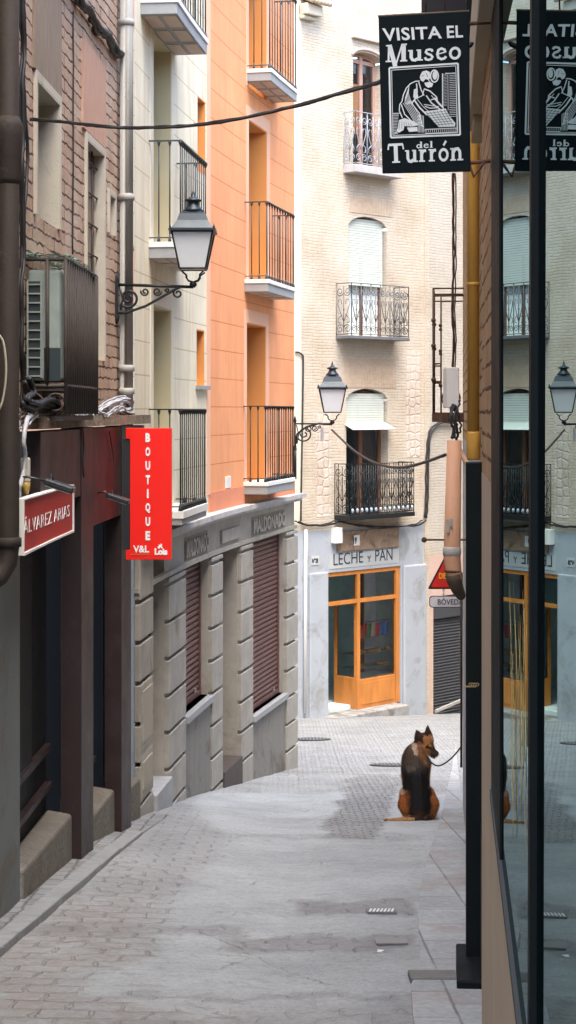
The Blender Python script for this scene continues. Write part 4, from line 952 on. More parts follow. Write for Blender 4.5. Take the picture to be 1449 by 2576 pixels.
ftext('LECHE', 839, 913, z0_, z1_, .010, m_ink, oh, -.008); ftext('Y', 924, 933, z0_, z0_ + (z1_ - z0_) * .55, .010, m_ink, oh, -.008, 'letter'); ftext('PAN', 944, 987, z0_, z1_, .010, m_ink, oh, -.008)
mb = MB(); mb.wbox(FW, Fu(886), Fu(900), Fz(893, 1372), Fz(893, 1346), .04, .055); tl = mb.build('number_tile', m_white, oh); ftext('19', 889, 897, Fz(893, 1367), Fz(893, 1351), .057, m_ink, tl, .02, 'digits')
mb = MB(); mb.wbox(FW, Fu(783), Fu(802), Fz(792, 1421), Fz(792, 1399), -.01, .012); tl = mb.build('number_tile', M('old_tile', (.5, .53, .52), .5), oh); ftext('N°28', 785, 800, Fz(792, 1416), Fz(792, 1404), .014, m_ink, tl, .02, 'digits')
for x0, x1, y0, y1, lab in ((832, 848, 1327, 1366, 'white meter box under the left end of the lowest ornate balcony'),):
    mb = MB(); mb.wbox(FW, Fu(x0), Fu(x1), Fz(840, y1), Fz(840, y0), 0, .16, 1); tag(mb.build('meter_box', m_white, bevel=.01), lab, 'meter box')
# wooden shopfront
a0, a1 = sho[0], sho[1]; zT = sho[3]; zS = Fz(1003, 1767); um = Fu(900, -.06); zM = Fz(900, 1511, -.06); zP = Fz(900, 1711, -.06)
wf = thing('shop_window_front', 'orange wooden shopfront with open doorway and display window', 'shopfront', FW.pt(a0, zS))
mb = MB(); o0, o1 = -.12, -.03
mb.wbox(FW, a0, a1, zT - .09, zT - .002, o0, o1); mb.wbox(FW, a1 - .12, a1 - .002, zS + .002, zT - .09, o0, o1); mb.wbox(FW, a0, a1 - .12, zM - .04, zM + .04, o0, o1 - .005); mb.wbox(FW, um - .045, um + .045, zS + .002, zT - .09, o0 - .005, o1 - .002)
mb.wbox(FW, a0, a0 + .03, zM, zT - .09, o0, o1); mb.build('frame', m_wood, wf, bevel=.006)
mb = MB(); mb.wbox(FW, um + .045, a1 - .12, zS, zP, o0 + .02, o1 - .02); mb.wbox(FW, um + .09, a1 - .17, zS + .08, zP - .07, o1 - .02, o1 - .008); mb.build('lower_panel', m_wood, wf, bevel=.006)
mb = MB(); mb.wquad(FW, um + .045, a1 - .12, zP, zM - .04, -.085); mb.build('pane', m_pane, wf)
mb = MB(); mb.wquad(FW, a0 + .03, um - .045, zM + .04, zT - .09, -.085); mb.wquad(FW, um + .045, a1 - .12, zM + .04, zT - .09, -.085); mb.build('transom_pane', m_pane, wf)
mb = MB(); dpt = .62; us = um - .045                                              # side return of the display case
mb.wbox(FW, us, us + .05, zS, zP, -dpt, o0); mb.wbox(FW, us, us + .05, zM - .10, zM - .04, -dpt, o0); mb.wbox(FW, us, us + .06, zS, zM - .04, -dpt - .08, -dpt); mb.wbox(FW, us - .004, us + .055, zP, zP + .05, -dpt, o0)
mb.build('side_return', m_wood, wf, bevel=.005)
mb = MB(); mb.face([FW.pt(us + .02, zP + .05, -dpt), FW.pt(us + .02, zP + .05, o0), FW.pt(us + .02, zM - .1, o0), FW.pt(us + .02, zM - .1, -dpt)]); mb.build('side_pane', m_pane, wf)
mb = MB(); mb.wbox(FW, us + .06, a1 - .06, zP - .02, zP + .02, -dpt, o0); mb.build('display_floor', m_white, wf)
m_shelfg = plain('glass_shelf', (.45, .5, .5), .15)
for k, y in enumerate((1637, 1672)):
    z = Fz(940, y, -.3); mb = MB(); mb.wbox(FW, us + .06, a1 - .13, z - .012, z, -dpt + .05, o0 - .04); tag(mb.build('shelf', m_shelfg, wf), None)
for k, (x, y, s) in enumerate(((912, 1634, .10), (930, 1633, .12), (946, 1631, .11), (909, 1669, .10), (953, 1664, .11), (966, 1662, .10), (975, 1629, .08))):
    t_ = FW.at(0)[1]; u, D = FW.hit(x, -.22); c = FW.pt(u, Fz(940, 1637 if y < 1650 else 1672, -.3) + .035, -.22)
    mb = MB(); mb.ball(c, (s * .95, .06, .04), 10, 7)
    for q in range(3): mb.ball(c + t_ * (q - 1) * s * .5 + V(0, 0, .012), (.03, .045, .036), 8, 6)
    where = ('upper', 'lower')[y > 1650]
    tag(mb.build('bread_loaf', M('bread_crust', (0.50, 0.28, 0.12), .8, 12, .25, 40, .4, .004)), f'golden bread loaf lying on the {where} glass shelf of the display window', 'bread', 'loaves on the glass shelves')
bagc = ((.55, .03, .03), (.60, .10, .10), (.55, .03, .04), (.06, .25, .09), (.55, .50, .40), (.60, .04, .06), (.03, .16, .5), (.03, .2, .6)); names = ('red', 'pink', 'red', 'green', 'cream', 'crimson', 'dark blue', 'bright blue')
rail = MB(); zr = Fz(950, 1561, -.25); rail.tube([FW.pt(us + .08, zr, -.25), FW.pt(a1 - .13, zr, -.25)], .007, 6); rail.build('hanging_rail', m_railf, wf)
for k in range(8):
    f = (k + .5) / 8; u = us + .12 + (a1 - .26 - us) * f; c = FW.pt(u, zr - .17 - .02 * (k % 2), -.24); t_, n_ = FW.at(u)[1:]
    mb = MB(); w_, h_ = .068, .145; rows = 6
    vs = []; tilt = random.uniform(-.25, .25)
    for j in range(rows + 1):
        g = j / rows; th = .028 * math.sin(math.pi * g) ** .6 + .002
        for i in range(5):
            x_ = (i / 4 * 2 - 1) * w_; bul = (1 - (i / 4 * 2 - 1) ** 2) * th; zz = (g * 2 - 1) * h_
            vs.append((x_, bul, zz))
    nf = len(vs); full = [c + t_ * (x + z * tilt) + n_ * y + V(0, 0, z) for x, y, z in vs] + [c + t_ * (x + z * tilt) - n_ * y + V(0, 0, z) for x, y, z in vs]
    fs = [(j * 5 + i, j * 5 + i + 1, (j + 1) * 5 + i + 1, (j + 1) * 5 + i) for j in range(rows) for i in range(4)]
    mb.mesh(full, fs + [tuple(q + nf for q in f_[::-1]) for f_ in fs], True)
    sb = mb.build('snack_bag', plain('bag_' + names[k].replace(' ', '_'), bagc[k], .3))
    tag(sb, f'{names[k]} snack bag hanging in the display window' + (', {} from the left'.format({0: 'first', 2: 'third'}[k]) if k in (0, 2) else ''), 'snack bag', 'snack bags hanging in the shop window')
# shop room
mb = MB(); A0, A1 = a0 - .6, a1 + .3; zf_ = Fz(830, 1790)
m_room = M('shop_room', (0.62, 0.72, 0.70), .9, 3, .2)
mb.wbox(FW, A0, A1, zf_ - .1, zf_, -2.6, -.23, 5); mb.wbox(FW, A0, A1, zT + .1, zT + .15, -2.6, -.23, 5); mb.wbox(FW, A0, A1, zf_, zT + .1, -2.65, -2.6, 5); mb.wbox(FW, A0 - .05, A0, zf_, zT + .1, -2.6, -.23, 5); mb.wbox(FW, A1, A1 + .05, zf_, zT + .1, -2.6, -.23, 5)
mb.build('shop_room', m_room, wf)
mb = MB(); mb.wbox(FW, us + .9, a1 - .02, zS, zT - .05, -.75, -.70); mb.build('display_back', M('pale_back', (.45, .47, .46), .9), wf)
mb = MB(); mb.wbox(FW, us + .82, us + .9, zS, zT - .05, -.70, -.64); mb.build('display_post', m_brwood, wf)
ct = thing('shop_counter', 'brown wooden counter inside the dark open doorway of the shop', 'counter', FW.pt(a0 - .1, zf_, -1.1)); mb = MB()
mb.wbox(FW, a0 - .5, a0 + .42, zf_ + .72, zf_ + .95, -1.3, -.85); mb.build('top', M('counter_wood', (.22, .10, .04), .5, 5, .2), ct); mb = MB(); mb.wbox(FW, a0 - .5, a0 + .40, zf_, zf_ + .72, -1.28, -.9); mb.build('base', plain('counter_grey', (.10, .14, .16), .5), ct)
for k, z in enumerate((1.22, 1.42)):
    mb = MB(); mb.wbox(FW, a0 - .4, a0 + .25, zf_ + z, zf_ + z + .03, -1.25, -.95); mb.wbox(FW, a0 - .4, a0 - .36, zf_ + .95, zf_ + z, -1.2, -1.0); mb.build('tray', m_white, ct)
# step
mb = MB(); t0, t1 = Fu(826, .3), Fu(1026, .3); mb.wbox(FW, t0, t1, -7.0, zS, -.2, .34, 3)
tag(mb.build('doorstep', M('grey_step', (.30, .30, .29), .85, 5, .2, 40, .4, .006, dirt=(.16, .15, .14), dsc=3, dth=.45), None, bevel=.02), 'worn grey stone step below the orange wooden shopfront', 'step')
# bulging foot of the whitewashed wall
mb = MB(); mb.wbox(FW, Fu(1012), Fu(1069), -6.9, Fz(1040, 1420), -.01, .06, 3); mb.build('wall_pier', m_wash, oh, bevel=.05)
mb = MB(); mb.wbox(FW, Fu(776), Fu(823), -6.9, Fz(800, 1440), -.01, .05, 3); mb.build('wall_pier', m_wash, oh, bevel=.05)
mb = MB(); mb.wbox(FW, Fu(884), Fu(957), Fz(920, 104), Fz(920, 98), 0, .10); mb.build('small_ledge', M('ledge_plaster', (.5, .42, .34), .9), oh, bevel=.01)

# ---- neighbours
nh = thing('cream_house', 'narrow strip of plain cream house left of the sgraffito house, beyond the orange corner', 'house', FW.pt(Fu(740), gz(34)))
mb = MB(); facade(mb, FW, 0, uL, Fz(750, 1335), 10.3, []); mb.build('wall', M('cream_neighbour', (.66, .62, .48), .9, 2, .05), nh)
mb = MB(); facade(mb, FW, 0, uL, -7.2, Fz(750, 1335), []); mb.build('lower_wall', m_wash, nh)
rh = thing('corner_house', 'pale house at the far right with a closed dark shutter, behind the terracotta pipe', 'house', FW.pt(Fu(1120), gz(37)))
shh = (Fu(1090), Fu(1172), -6.95, Fz(1100, 1500), .14)
mb = MB(); facade(mb, FW, uR, FW.L, Fz(1100, 1395), 10.1, []); mb.build('wall', sgraf('pale_cream_wall', (.50, .46, .39), (.44, .39, .32), (.54, .50, .43), 'course'), rh)
mb = MB(); facade(mb, FW, uR, FW.L, -7.5, Fz(1100, 1395), [shh]); mb.build('lower_wall', m_pinkp, rh)
mb = MB(); n = 44; a, b, c, d, _ = shh; d0 = d
for k in range(n):
    z = c + (d - c) * k / n; h_ = (d - c) / n
    for f0, o0_, f1, o1_ in ((0, -.13, .6, -.10), (.6, -.10, 1, -.13)): mb.face([FW.pt(a, z + h_ * f0, o0_), FW.pt(b, z + h_ * f0, o0_), FW.pt(b, z + h_ * f1, o1_), FW.pt(a, z + h_ * f1, o1_)])
mb.build('roller_shutter', plain('dark_shutter', (.06, .065, .072), .45), rh)
mb = MB(); mb.wbox(FW, a, b, d - .5, d - .002, -.13, -.05); mb.build('shutter_box', plain('dark_shutter', (.06, .065, .072)), rh)
mb = MB(); z = gz(37); mb.obox(FW.pt(a + .5, z + .12, .05), FW.at(0)[1] * .48 + V(0, 0, .07), V(.02, -.02, 0), V(0, 0, .03)); tag(mb.build('plank', M('grey_plank', (.35, .34, .32), .8)), 'pale plank lying along the foot of the dark shutter', 'plank')
# sidewalls + roofs of the far block
mb = MB()
for H_, u0, u1 in ((10.5, uL, uR), (10.3, 0, uL), (10.1, uR, FW.L)): mb.face([FW.pt(u0, H_, .4), FW.pt(u1, H_, .4), FW.pt(u1, H_ + 1.6, -5), FW.pt(u0, H_ + 1.6, -5)])
mb.build('roof', M('roof_tile', (.35, .16, .09)), oh)
# tiled canopy end at the top beside the orange house
tc = thing('tiled_canopy', 'broken end of a tiled canopy with mortar, at the top beside the orange balcony', 'canopy', FW.pt(Fu(775), Fz(775, 45))); mb = MB()
mb.wbox(FW, Fu(752), Fu(792), Fz(770, 42), Fz(770, 14), 0, .22); mb.wbox(FW, Fu(752), Fu(785), Fz(770, 52), Fz(770, 42), 0, .13); mb.build('corbel', m_plast, tc, bevel=.02)
mb = MB()
for k in range(6):
    u = Fu(750) + .09 + k * .1; mb.tube([FW.pt(u, Fz(770, 16) + .04, .34), FW.pt(u, Fz(770, 16) + .2, -.0)], .055, 8)
mb.build('roof_tile', M('pale_tile', (.52, .40, .28), .9, 8, .3), tc)
# conduits and cables on the far facade
def cable(lab, pts, r, mat=m_cable, name='cable', group=None, wob=0, n=5, sub=1, strands=1, spread=.02, parent=None, cat='cable'):
    mb = MB()
    for s in range(strands):
        q = []; o = V(random.uniform(-spread, spread), random.uniform(-spread, spread) * .5, random.uniform(-spread, spread)) if strands > 1 else V(0, 0, 0)
        for i in range(len(pts) - 1):
            p0 = pts[max(i - 1, 0)]; p1, p2 = pts[i], pts[i + 1]; p3 = pts[min(i + 2, len(pts) - 1)]
            for k in range(sub):
                f = k / sub; f2, f3 = f * f, f * f * f
                p = ((p1 * 2) + (p2 - p0) * f + (p0 * 2 - p1 * 5 + p2 * 4 - p3) * f2 + (p1 * 3 - p0 - p2 * 3 + p3) * f3) * .5
                q.append(p + o + V(random.uniform(-wob, wob), random.uniform(-wob, wob) * .5, random.uniform(-wob, wob)))
        q.append(pts[-1] + o); mb.tube(q, r, n)
    ob = mb.build(name, mat, parent)
    return ob if parent is not None else tag(ob, lab, cat, group)
fp = lambda x, y, o=.03: FW.pt(Fu(x, o), Fz(x, y, o), o)
cable('black conduit hooking over and running down the edge of the sgraffito house', [fp(744, 886), fp(752, 887), fp(760, 893), fp(763, 905), fp(762, 1000), fp(760, 1120), fp(758, 1240), fp(757, 1312)], .018, name='conduit', sub=3, cat='conduit')
cable('tangle of black cables running along the wall above the whitewashed shop', [fp(748, 1308, .05), fp(765, 1316, .05), fp(800, 1318, .05), fp(835, 1313, .05), fp(850, 1308, .06), fp(900, 1318, .06), fp(960, 1322, .06), fp(1040, 1318, .06), fp(1068, 1306, .05)], .014, sub=4, wob=.012, strands=4, spread=.05)
cable('thin grey downpipe at the left edge of the whitewashed shop wall', [fp(769, 1332, .05), fp(768, 1500, .05), fp(768, 1795, .05)], .035, m_white, name='downpipe', n=8, cat='downpipe')
cable('black cable looping down the cream wall left of the terracotta pipe', [fp(1148, 1062, .05), fp(1110, 1060, .05), fp(1082, 1085, .05), fp(1075, 1150, .05), fp(1073, 1250, .05), fp(1070, 1300, .05)], .022, sub=4, wob=.01, strands=2, spread=.03)
# ---------------------------------------------------------------- right hand house
RK = math.sqrt(1 + .0923 ** 2)
Ru = lambda Y: (Y + 9) * RK
GX = lambda Y: .203 + .0848 * Y
GW = Wall([(GX(-1), -1), (GX(6.9), 6.9)], -1); GK = math.sqrt(1 + .0848 ** 2)
Gu = lambda Y: (Y + 1) * GK
def Q(Y, z, o=0): return GW.pt(Gu(Y), z, o)
zbot = lambda Y: -1.26 - .068 * (5.98 - Y)
def R(Y, z, o=0): return RW.pt(Ru(Y), z, o)
rhs = thing('ochre_house', 'house on the right with ochre brickwork above a tan and grey plastered base', 'house', R(9, -2.8))
YG, YE, zB = 6.9, 17.0, -.25
m_rbrick = brick('ochre_brickwork', [(0.52, 0.34, 0.19), (0.60, 0.41, 0.24), (0.56, 0.40, 0.25)], (0.16, 0.095, 0.05), 0.085, 0.5, 0.03, 0.9, 0.009)
mb = MB(); facade(mb, RW, Ru(YG), Ru(YE), zB, 4.2, []); mb.build('wall', m_rbrick, rhs)
m_tan = M('tan_render', (0.48, 0.385, 0.28), .85, 2.5, .1, 70, .3, .003)
mb = MB(); facade(mb, RW, Ru(YG), Ru(8.9), -4.3, zB, []); mb.face([Q(-1, -4.3), Q(5.74, -4.3), Q(5.74, zbot(5.74)), Q(-1, zbot(-1))]); mb.hexa([Q(5.74, -4.3, 0), Q(6.95, -4.3, 0), Q(6.95, -4.3, -.1), Q(5.74, -4.3, -.1), Q(5.74, zB, 0), Q(6.95, zB, 0), Q(6.95, zB, -.1), Q(5.74, zB, -.1)]); mb.build('lower_wall', m_tan, rhs)
mb = MB(); facade(mb, RW, Ru(8.9), Ru(YE), -5.3, zB, []); mb.build('plaster_wall', M('grey_plaster', (.42, .44, .46), .9, 3, .12, 50, .4, .004, dirt=(.3, .28, .25)), rhs)
mb = MB(); p = R(YE, 0); q = p + V(5, .6, 0); mb.face([V(p.x, p.y, -5.5), V(q.x, q.y, -5.5), V(q.x, q.y, 4.2), V(p.x, p.y, 4.2)]); mb.build('side_wall', m_rbrick, rhs)
mb = MB(); a, b = R(-1, 4.2, .3), R(YE, 4.2, .3); mb.face([a, b, V(7, b.y, 5.8), V(6, a.y, 5.8)]); mb.face([a, b, R(YE, 4.1), R(-1, 4.1)]); mb.build('roof', M('roof_tile', (.35, .16, .09)), rhs)
mb = MB(); facade(mb, GW, Gu(-1), Gu(5.74), 2.3, 4.2, []); facade(mb, GW, Gu(5.74), Gu(6.9), zB + .002, 4.2, []); mb.build('upper_wall', m_rbrick, rhs)
oph = thing('unseen_house', 'plain unseen house added on the far right of the crossing to darken the window panes', 'house', (8.5, 36, -7)); mb = MB()  # out of view, added to darken pane reflections and the far crossing
OW = Wall([(8.5, 20), (8.5, 50)], -1); hs_ = [(u, u + 1.1, z, z + 1.9, .25) for u in (3, 7, 11, 15, 19, 23, 27) for z in (-5.5, -2, 1.5, 4.5)]
facade(mb, OW, 0, 30, -7.5, 8.5, hs_); mb.build('wall', M('brown_render', (.30, .24, .18), .9, 2, .1), oph); mb = MB(); mb.wbox(OW, .5, 29.5, -7.4, 8.3, -.3, -.26, 40); mb.build('window', m_dark, oph)
# glazed shopfront
m_mirror = glassmat('shopfront_glass', (.28, .37, .385), 1.5, 1.0, (.22, .26, .26), wave=.02)
m_bfr = M('black_frame', (.006, .009, .010), .6, 8, .3, 60, .1, .001, spec=.12)
gf = tag(bpy.data.objects.new('glazed_shopfront', None), 'dark glazed shopfront with thin black frames mirroring the street, along the right edge', 'shopfront'); COL.objects.link(gf); gf.location = R(4, -2.2)
mb = MB(); mb.face([Q(3.40, zbot(3.40), -.003), Q(5.70, zbot(5.70), -.003), Q(5.70, 2.3, -.003), Q(3.40, 2.3, -.003)]); mb.build('glass_pane', m_mirror, gf)
mb = MB(); mb.face([Q(-1, zbot(-1), -.003), Q(3.36, zbot(3.36), -.003), Q(3.36, 2.3, -.003), Q(-1, 2.3, -.003)]); mb.build('glass_pane', m_mirror, gf)
mb = MB(); mb.hexa([Q(3.36, -1.43, .011), Q(3.43, -1.43, .011), Q(3.43, -1.43, -.04), Q(3.36, -1.43, -.04), Q(3.20, 2.3, .011), Q(3.27, 2.3, .011), Q(3.27, 2.3, -.04), Q(3.20, 2.3, -.04)]); mb.build('mullion', m_bfr, gf, bevel=.003)
mb = MB(); mb.hexa([Q(5.02, -1.34, .003), Q(5.745, -1.28, .003), Q(5.745, -1.28, -.04), Q(5.02, -1.34, -.04), Q(5.10, 2.3, .003), Q(5.745, 2.3, .003), Q(5.745, 2.3, -.04), Q(5.10, 2.3, -.04)]); mb.build('post_reflection', m_bfr, gf)  # black strip paints the corner post's reflection onto the glass
mb = MB(); mb.hexa([Q(-1, zbot(-1) - .03, .008), Q(5.74, zbot(5.74) - .03, .008), Q(5.74, zbot(5.74) - .03, -.02), Q(-1, zbot(-1) - .03, -.02), Q(-1, zbot(-1), .008), Q(5.74, zbot(5.74), .008), Q(5.74, zbot(5.74), -.02), Q(-1, zbot(-1), -.02)]); mb.build('bottom_rail', M('bottom_rail_metal', (.05, .058, .06), .6, 8, .2, spec=.2), gf)
mb = MB(); mb.wbox(GW, Gu(-1), Gu(5.76), 2.3, 2.75, -.02, .05, 20); mb.build('top_fascia', m_bfr, gf)
mb = MB(); mb.wbox(GW, Gu(-1), Gu(5.8), -1.9, 2.6, -1.3, -1.25, 20); mb.wbox(GW, Gu(-1), Gu(5.8), -1.9, -1.8, -1.25, -.05, 20); mb.wbox(GW, Gu(5.8), Gu(5.84), -1.9, 2.6, -1.25, -.05, 20); mb.wbox(GW, Gu(-1), Gu(5.8), 2.6, 2.65, -1.25, -.05, 20); mb.build('dark_interior', m_dark, gf)
# thin golden streaks laid on the street side of the glass
st = MB(); random.seed(5)
for k in range(24):
    Y = random.uniform(3.6, 4.35); z0 = random.uniform(-1.08, -.72); z1 = min(-.38, z0 + random.uniform(.12, .4)); w_ = random.uniform(.0003, .0008)
    st.tube([Q(Y + random.uniform(-.02, .02) * k_, z0 + (z1 - z0) * k_ / 4, .002) for k_ in range(5)], [w_, w_ * 1.2, w_ * .6, w_, w_ * .3], 4)
tag(st.build('gold_streak', plain('streak_gold', (.50, .38, .15), .6), gf), 'thin golden streaks against the glass')
# black iron corner post, chain, base block
mb = MB(); mb.wbox(RW, Ru(8.1), Ru(8.26), -2.62, -.245, -.01, .078); po = mb.build('corner_post', m_bfr, rhs, bevel=.004)
mb = MB(); mb.wbox(RW, Ru(7.75), Ru(8.3), -2.95, -2.60, -.01, .125); mb.build('post_base', m_bfr, rhs, bevel=.01)
mb = MB(); mb.wbox(RW, Ru(7.0), Ru(8.1), -3.2, -1.96, -.01, .012); mb.wbox(RW, Ru(6.9), Ru(7.0), -3.2, -2.0, -.01, .006); mb.build('base_panel', m_bfr, rhs)
mb = MB(); mb.obox(R(8.05, -1.305, .06), V(.03, 0, 0), V(0, .004, 0), V(0, 0, .003)); 
for k in range(4): mb.tube(spiral(P(1183 + k * 6, 1722, 8.04), V(1, 0, 0), V(0, 0, 1), .007, .007, 0, 1, 8), .002, 4)
mb.build('chain', plain('brass', (.45, .36, .18), .4, .6), rhs)
# cornerpiece box above and rusty bracket
mb = MB(); mb.wbox(RW, Ru(4.2), Ru(8.0), 1.32, 1.66, 0, .07); mb.wbox(RW, Ru(7.55), Ru(8.05), 1.27, 1.32, 0, .055); mb.build('corbel', M('beige_corbel', (.40, .34, .24), .8, 4, .15), rhs, bevel=.006)
mb = MB(); mb.wbox(RW, Ru(7.5), Ru(7.64), 1.553, 2.9, 0, .085); mb.build('dark_casing', m_bfr, rhs)

# pipes
def ppipe(name, lab, pts, r, mat, coll, cat='drainpipe', group=None):
    t = thing(name, lab, cat, pts[-1], group); mb = MB(); mb.tube(pts, r, 14); mb.build('pipe', mat, t)
    for c, cr, ch, cm in coll: mb = MB(); mb.lathe(c, [(cr * .9, 0), (cr, .008), (cr, ch - .008), (cr * .9, ch)], 14); mb.build('collar', cm, t)
    return t
m_yel = M('ochre_pipe_paint', (0.50, 0.27, 0.05), .55, 5, .2, 40, .15, .002, stretch=(1, 1, .3), dirt=(.28, .15, .05), dth=.58)
ppipe('drainpipe', 'ochre yellow downpipe on the brick wall below the museum sign', [R(8.42, 3, .038), R(8.42, -.24, .038)], .030, m_yel, [(R(8.42, -.24, .038), .034, .14, m_yel), (R(8.42, .62, .038), .033, .02, m_yel)])
mb = MB(); mb.tube([R(9.4, 3, .012), R(9.4, -.24, .012)], .010, 6); tag(mb.build('conduit', plain('tan_conduit', (.34, .19, .07), .6)), 'thin tan conduit behind the ochre downpipe', 'conduit')
m_ter = M('terracotta_pipe', (0.60, 0.33, 0.20), .7, 3, .08, 50, .2, .003, dirt=(.42, .24, .15), dsc=3, dth=.6)
D = 13.0; A, B, C2 = P(1143, 1108, D), P(1137, 1400, D), P(1141, 1440, D)
tp = ppipe('drainpipe', 'thick terracotta coloured downpipe with a bent dark foot, in front of the triangle sign', [A, B, C2, P(1147, 1470, D), P(1156, 1492, D + .1)], [.056, .066, .062, .045, .035], m_ter, [(P(1137, 1398, D), .071, .07, M('pipe_repair', (.42, .40, .36), .8)), (P(1138.5, 1440, D), .069, .02, m_rust)])
mb = MB(); mb.tube([P(1140, 1446, D), P(1143, 1462, D), P(1150, 1480, D), P(1160, 1500, D + .1)], [.064, .058, .05, .036], 14); mb.build('elbow', M('dark_elbow', (.07, .045, .03), .8, 9, .4), tp)
mb = MB(); mb.tube([P(1150, 1125, D), P(1166, 1150, D), P(1184, 1180, D - .2)], .022, 8); mb.build('branch', M('pinkish_branch', (.55, .36, .25), .8), tp)
mb = MB(); q = P(1131, 1385, D); mb.obox(q + V(-.02, -.066, .19), V(.012, 0, 0), V(0, .003, 0), V(0, 0, .05)); mb.obox(q + V(.005, -.07, .22), V(.01, 0, 0), V(0, .003, 0), V(0, 0, .03)); mb.build('stain', m_pipeg, tp)
mb = MB(); A, B = P(1067, 1358, D), P(1178, 1358, D); mb.tube([A, B], .008, 6); mb.ball(A, .022, 8, 6); tag(mb.build('iron_rod', m_rust), 'rusty horizontal rod with a pale end knob crossing behind the terracotta pipe', 'rod')
mb = MB(); mb.tube([P(1161, 1440, 14.6), P(1160.5, 1930, 14.6)], .011, 6); tag(mb.build('shade_pole', m_iron), 'dark wall shading built as a thin black upright pole that the dog is tied to', 'shade_pole')  # stands for the pipe's shadow line on the wall; also holds the leash
# white electrical box
mb = MB(); mb.box(tuple(P(1123, 1026, 13.4)), tuple(P(1146, 926, 13.7))); eb = mb.build('electric_box', m_white, None, bevel=.008); tag(eb, 'narrow white electrical box on the wall beside the rusty balcony', 'electrical box')
# rusty balcony on the right wall
rb = thing('rusty_balcony', 'rusty iron balcony seen end-on on the right wall, beside the white electrical box', 'balcony', R(16, .0, .2))
z0, z1 = .0, 1.16; mb = MB(); mb.wbox(RW, Ru(16.0), Ru(16.8), z0 - .10, z0 - .01, -.01, .30); mb.build('slab', m_rust, rb, bevel=.006)
mb = MB()
for Y in (16.0, 16.8):
    for o in (.285, .215): mb.tube([R(Y, z0 - .01, o), R(Y, z1 - (.07 if o < .25 else 0), o)], .013 if o > .25 else .008, 6)
    for z in (z1, z1 - .07, z0 + .45, z0 + .28 + .0): mb.tube([R(Y, z, .285), R(Y, z, 0 if z > .9 else .215)], .008, 5)
    for z in (.3, .62, .86): mb.ball(R(Y, z, .285), .024, 8, 5); mb.ball(R(Y, z - .05, .22), .018, 8, 5)
    mb.tube(spiral(R(Y, z0 + .12, .12), V(1, .09, 0).normalized(), V(0, 0, 1), .09, .085, 0, 1, 14), .006, 4)
for o in (.285,):
    for z in (z1, z0 + .03): mb.tube([R(16, z, o), R(16.8, z, o)], .010, 5)
    for k in range(7): mb.tube([R(16 + .8 * k / 7, z0, o), R(16 + .8 * k / 7, z1, o)], .007, 5)
mb.build('railing', m_rust, rb)
# dark eave box at the very top
mb = MB(); mb.hexa([P(1060, 33, 11.5), P(1200, 28, 11.3), P(1200, 28, 12.2) , P(1075, 40, 12.2), P(1060, -90, 11.5), P(1200, -90, 11.3), P(1200, -90, 12.2), P(1075, -90, 12.2)]); tag(mb.build('dark_awning_box', plain('black_canvas', (.015, .014, .016), .9)), 'black awning box above the hanging museum sign, cut by the top edge', 'awning')
# tangled cables on the right wall
r_ = random.Random(3)
cable('rust coloured cables hanging down the wall edge left of the ochre pipe', [P(1143 + r_.uniform(-2, 2), y, 14 + (y - 430) / 1500) for y in range(430, 1000, 60)], .006, m_rust, sub=3, strands=4, spread=.022, wob=.004)
cable('dark clump of dangling cables under the white electrical box', [P(1148, 1015, 13.2), P(1142, 1045, 13.1), P(1150, 1075, 13.1), P(1146, 1100, 13.1)], .009, sub=4, strands=7, spread=.035, wob=.012)
cable('rusty wires twisted round the bracket under the museum sign', [P(1188, 425, 9.0), P(1197, 445, 8.9), P(1190, 462, 8.9), P(1206, 450, 8.8), P(1200, 425, 8.8), P(1192, 400, 8.8), P(1204, 370, 8.7)], .005, m_rust, sub=4, strands=4, spread=.02, wob=.006, name='wire')

# ---------------------------------------------------------------- hanging sign
DL, DR = 5.85, 5.77
PL, PR = P(957, HY, DL), P(1181, HY, DR); sx_ = (PR - PL).normalized(); sn = V(sx_.y, -sx_.x, 0)
if sn.y > 0: sn = -sn
def S(x, y, o=.0):
    d = V((x - CX) / F, 1, -(y - HY) / F); t = (PL + sn * o).dot(sn) / d.dot(sn); return d * t
hs = thing('hanging_sign', 'black rectangular museum sign with white lettering and a woodcut of a kneeling worker', 'hanging sign', S(1070, 437))
m_sb = plain('sign_black', (0.003, 0.008, 0.010), .6, 0, .1); m_sw = plain('sign_white', (.72, .76, .76), .6)
mb = MB(); c = [S(962, 437, -.018), S(1184, 432, -.018), S(1184, 432, 0), S(962, 437, 0), S(952, 41, -.018), S(1179, 28, -.018), S(1179, 28, 0), S(952, 41, 0)]; mb.hexa(c); mb.build('panel', m_sb, hs, bevel=.003)
mb = MB(); mb.tube([S(951, 41, -.008), S(1180, 28, -.008)], .004, 5); mb.build('top_edge', M('rusty_edge', (.16, .10, .06), .8), hs)
mb = MB(); mb.tube([S(1176, 60, -.01), S(1234, 56, -.01)], .007, 6); mb.build('bracket', m_rust, hs); mb = MB(); mb.tube([S(1180, 410, -.01), S(1234, 405, -.01)], .007, 6); mb.tube([S(1180, 410, -.01), S(1192, 445, 0), S(1206, 425, 0), S(1220, 405, -.01)], .005, 6); mb.build('bracket', m_rust, hs); mb = MB(); mb.tube([S(1070, 36, -.01), S(1074, -60, -.01)], .003, 5); mb.tube([S(1120, 33, -.01), S(1116, -60, -.01)], .003, 5); mb.build('hanger', m_rust, hs)
def quadmap(TL, TR, BL, BR, o=.003):
    def fn(a, b, c_=0):
        x = (BL[0] * (1 - a) + BR[0] * a) * (1 - b) + (TL[0] * (1 - a) + TR[0] * a) * b; y = (BL[1] * (1 - a) + BR[1] * a) * (1 - b) + (TL[1] * (1 - a) + TR[1] * a) * b
        return S(x, y, o + c_)
    return fn
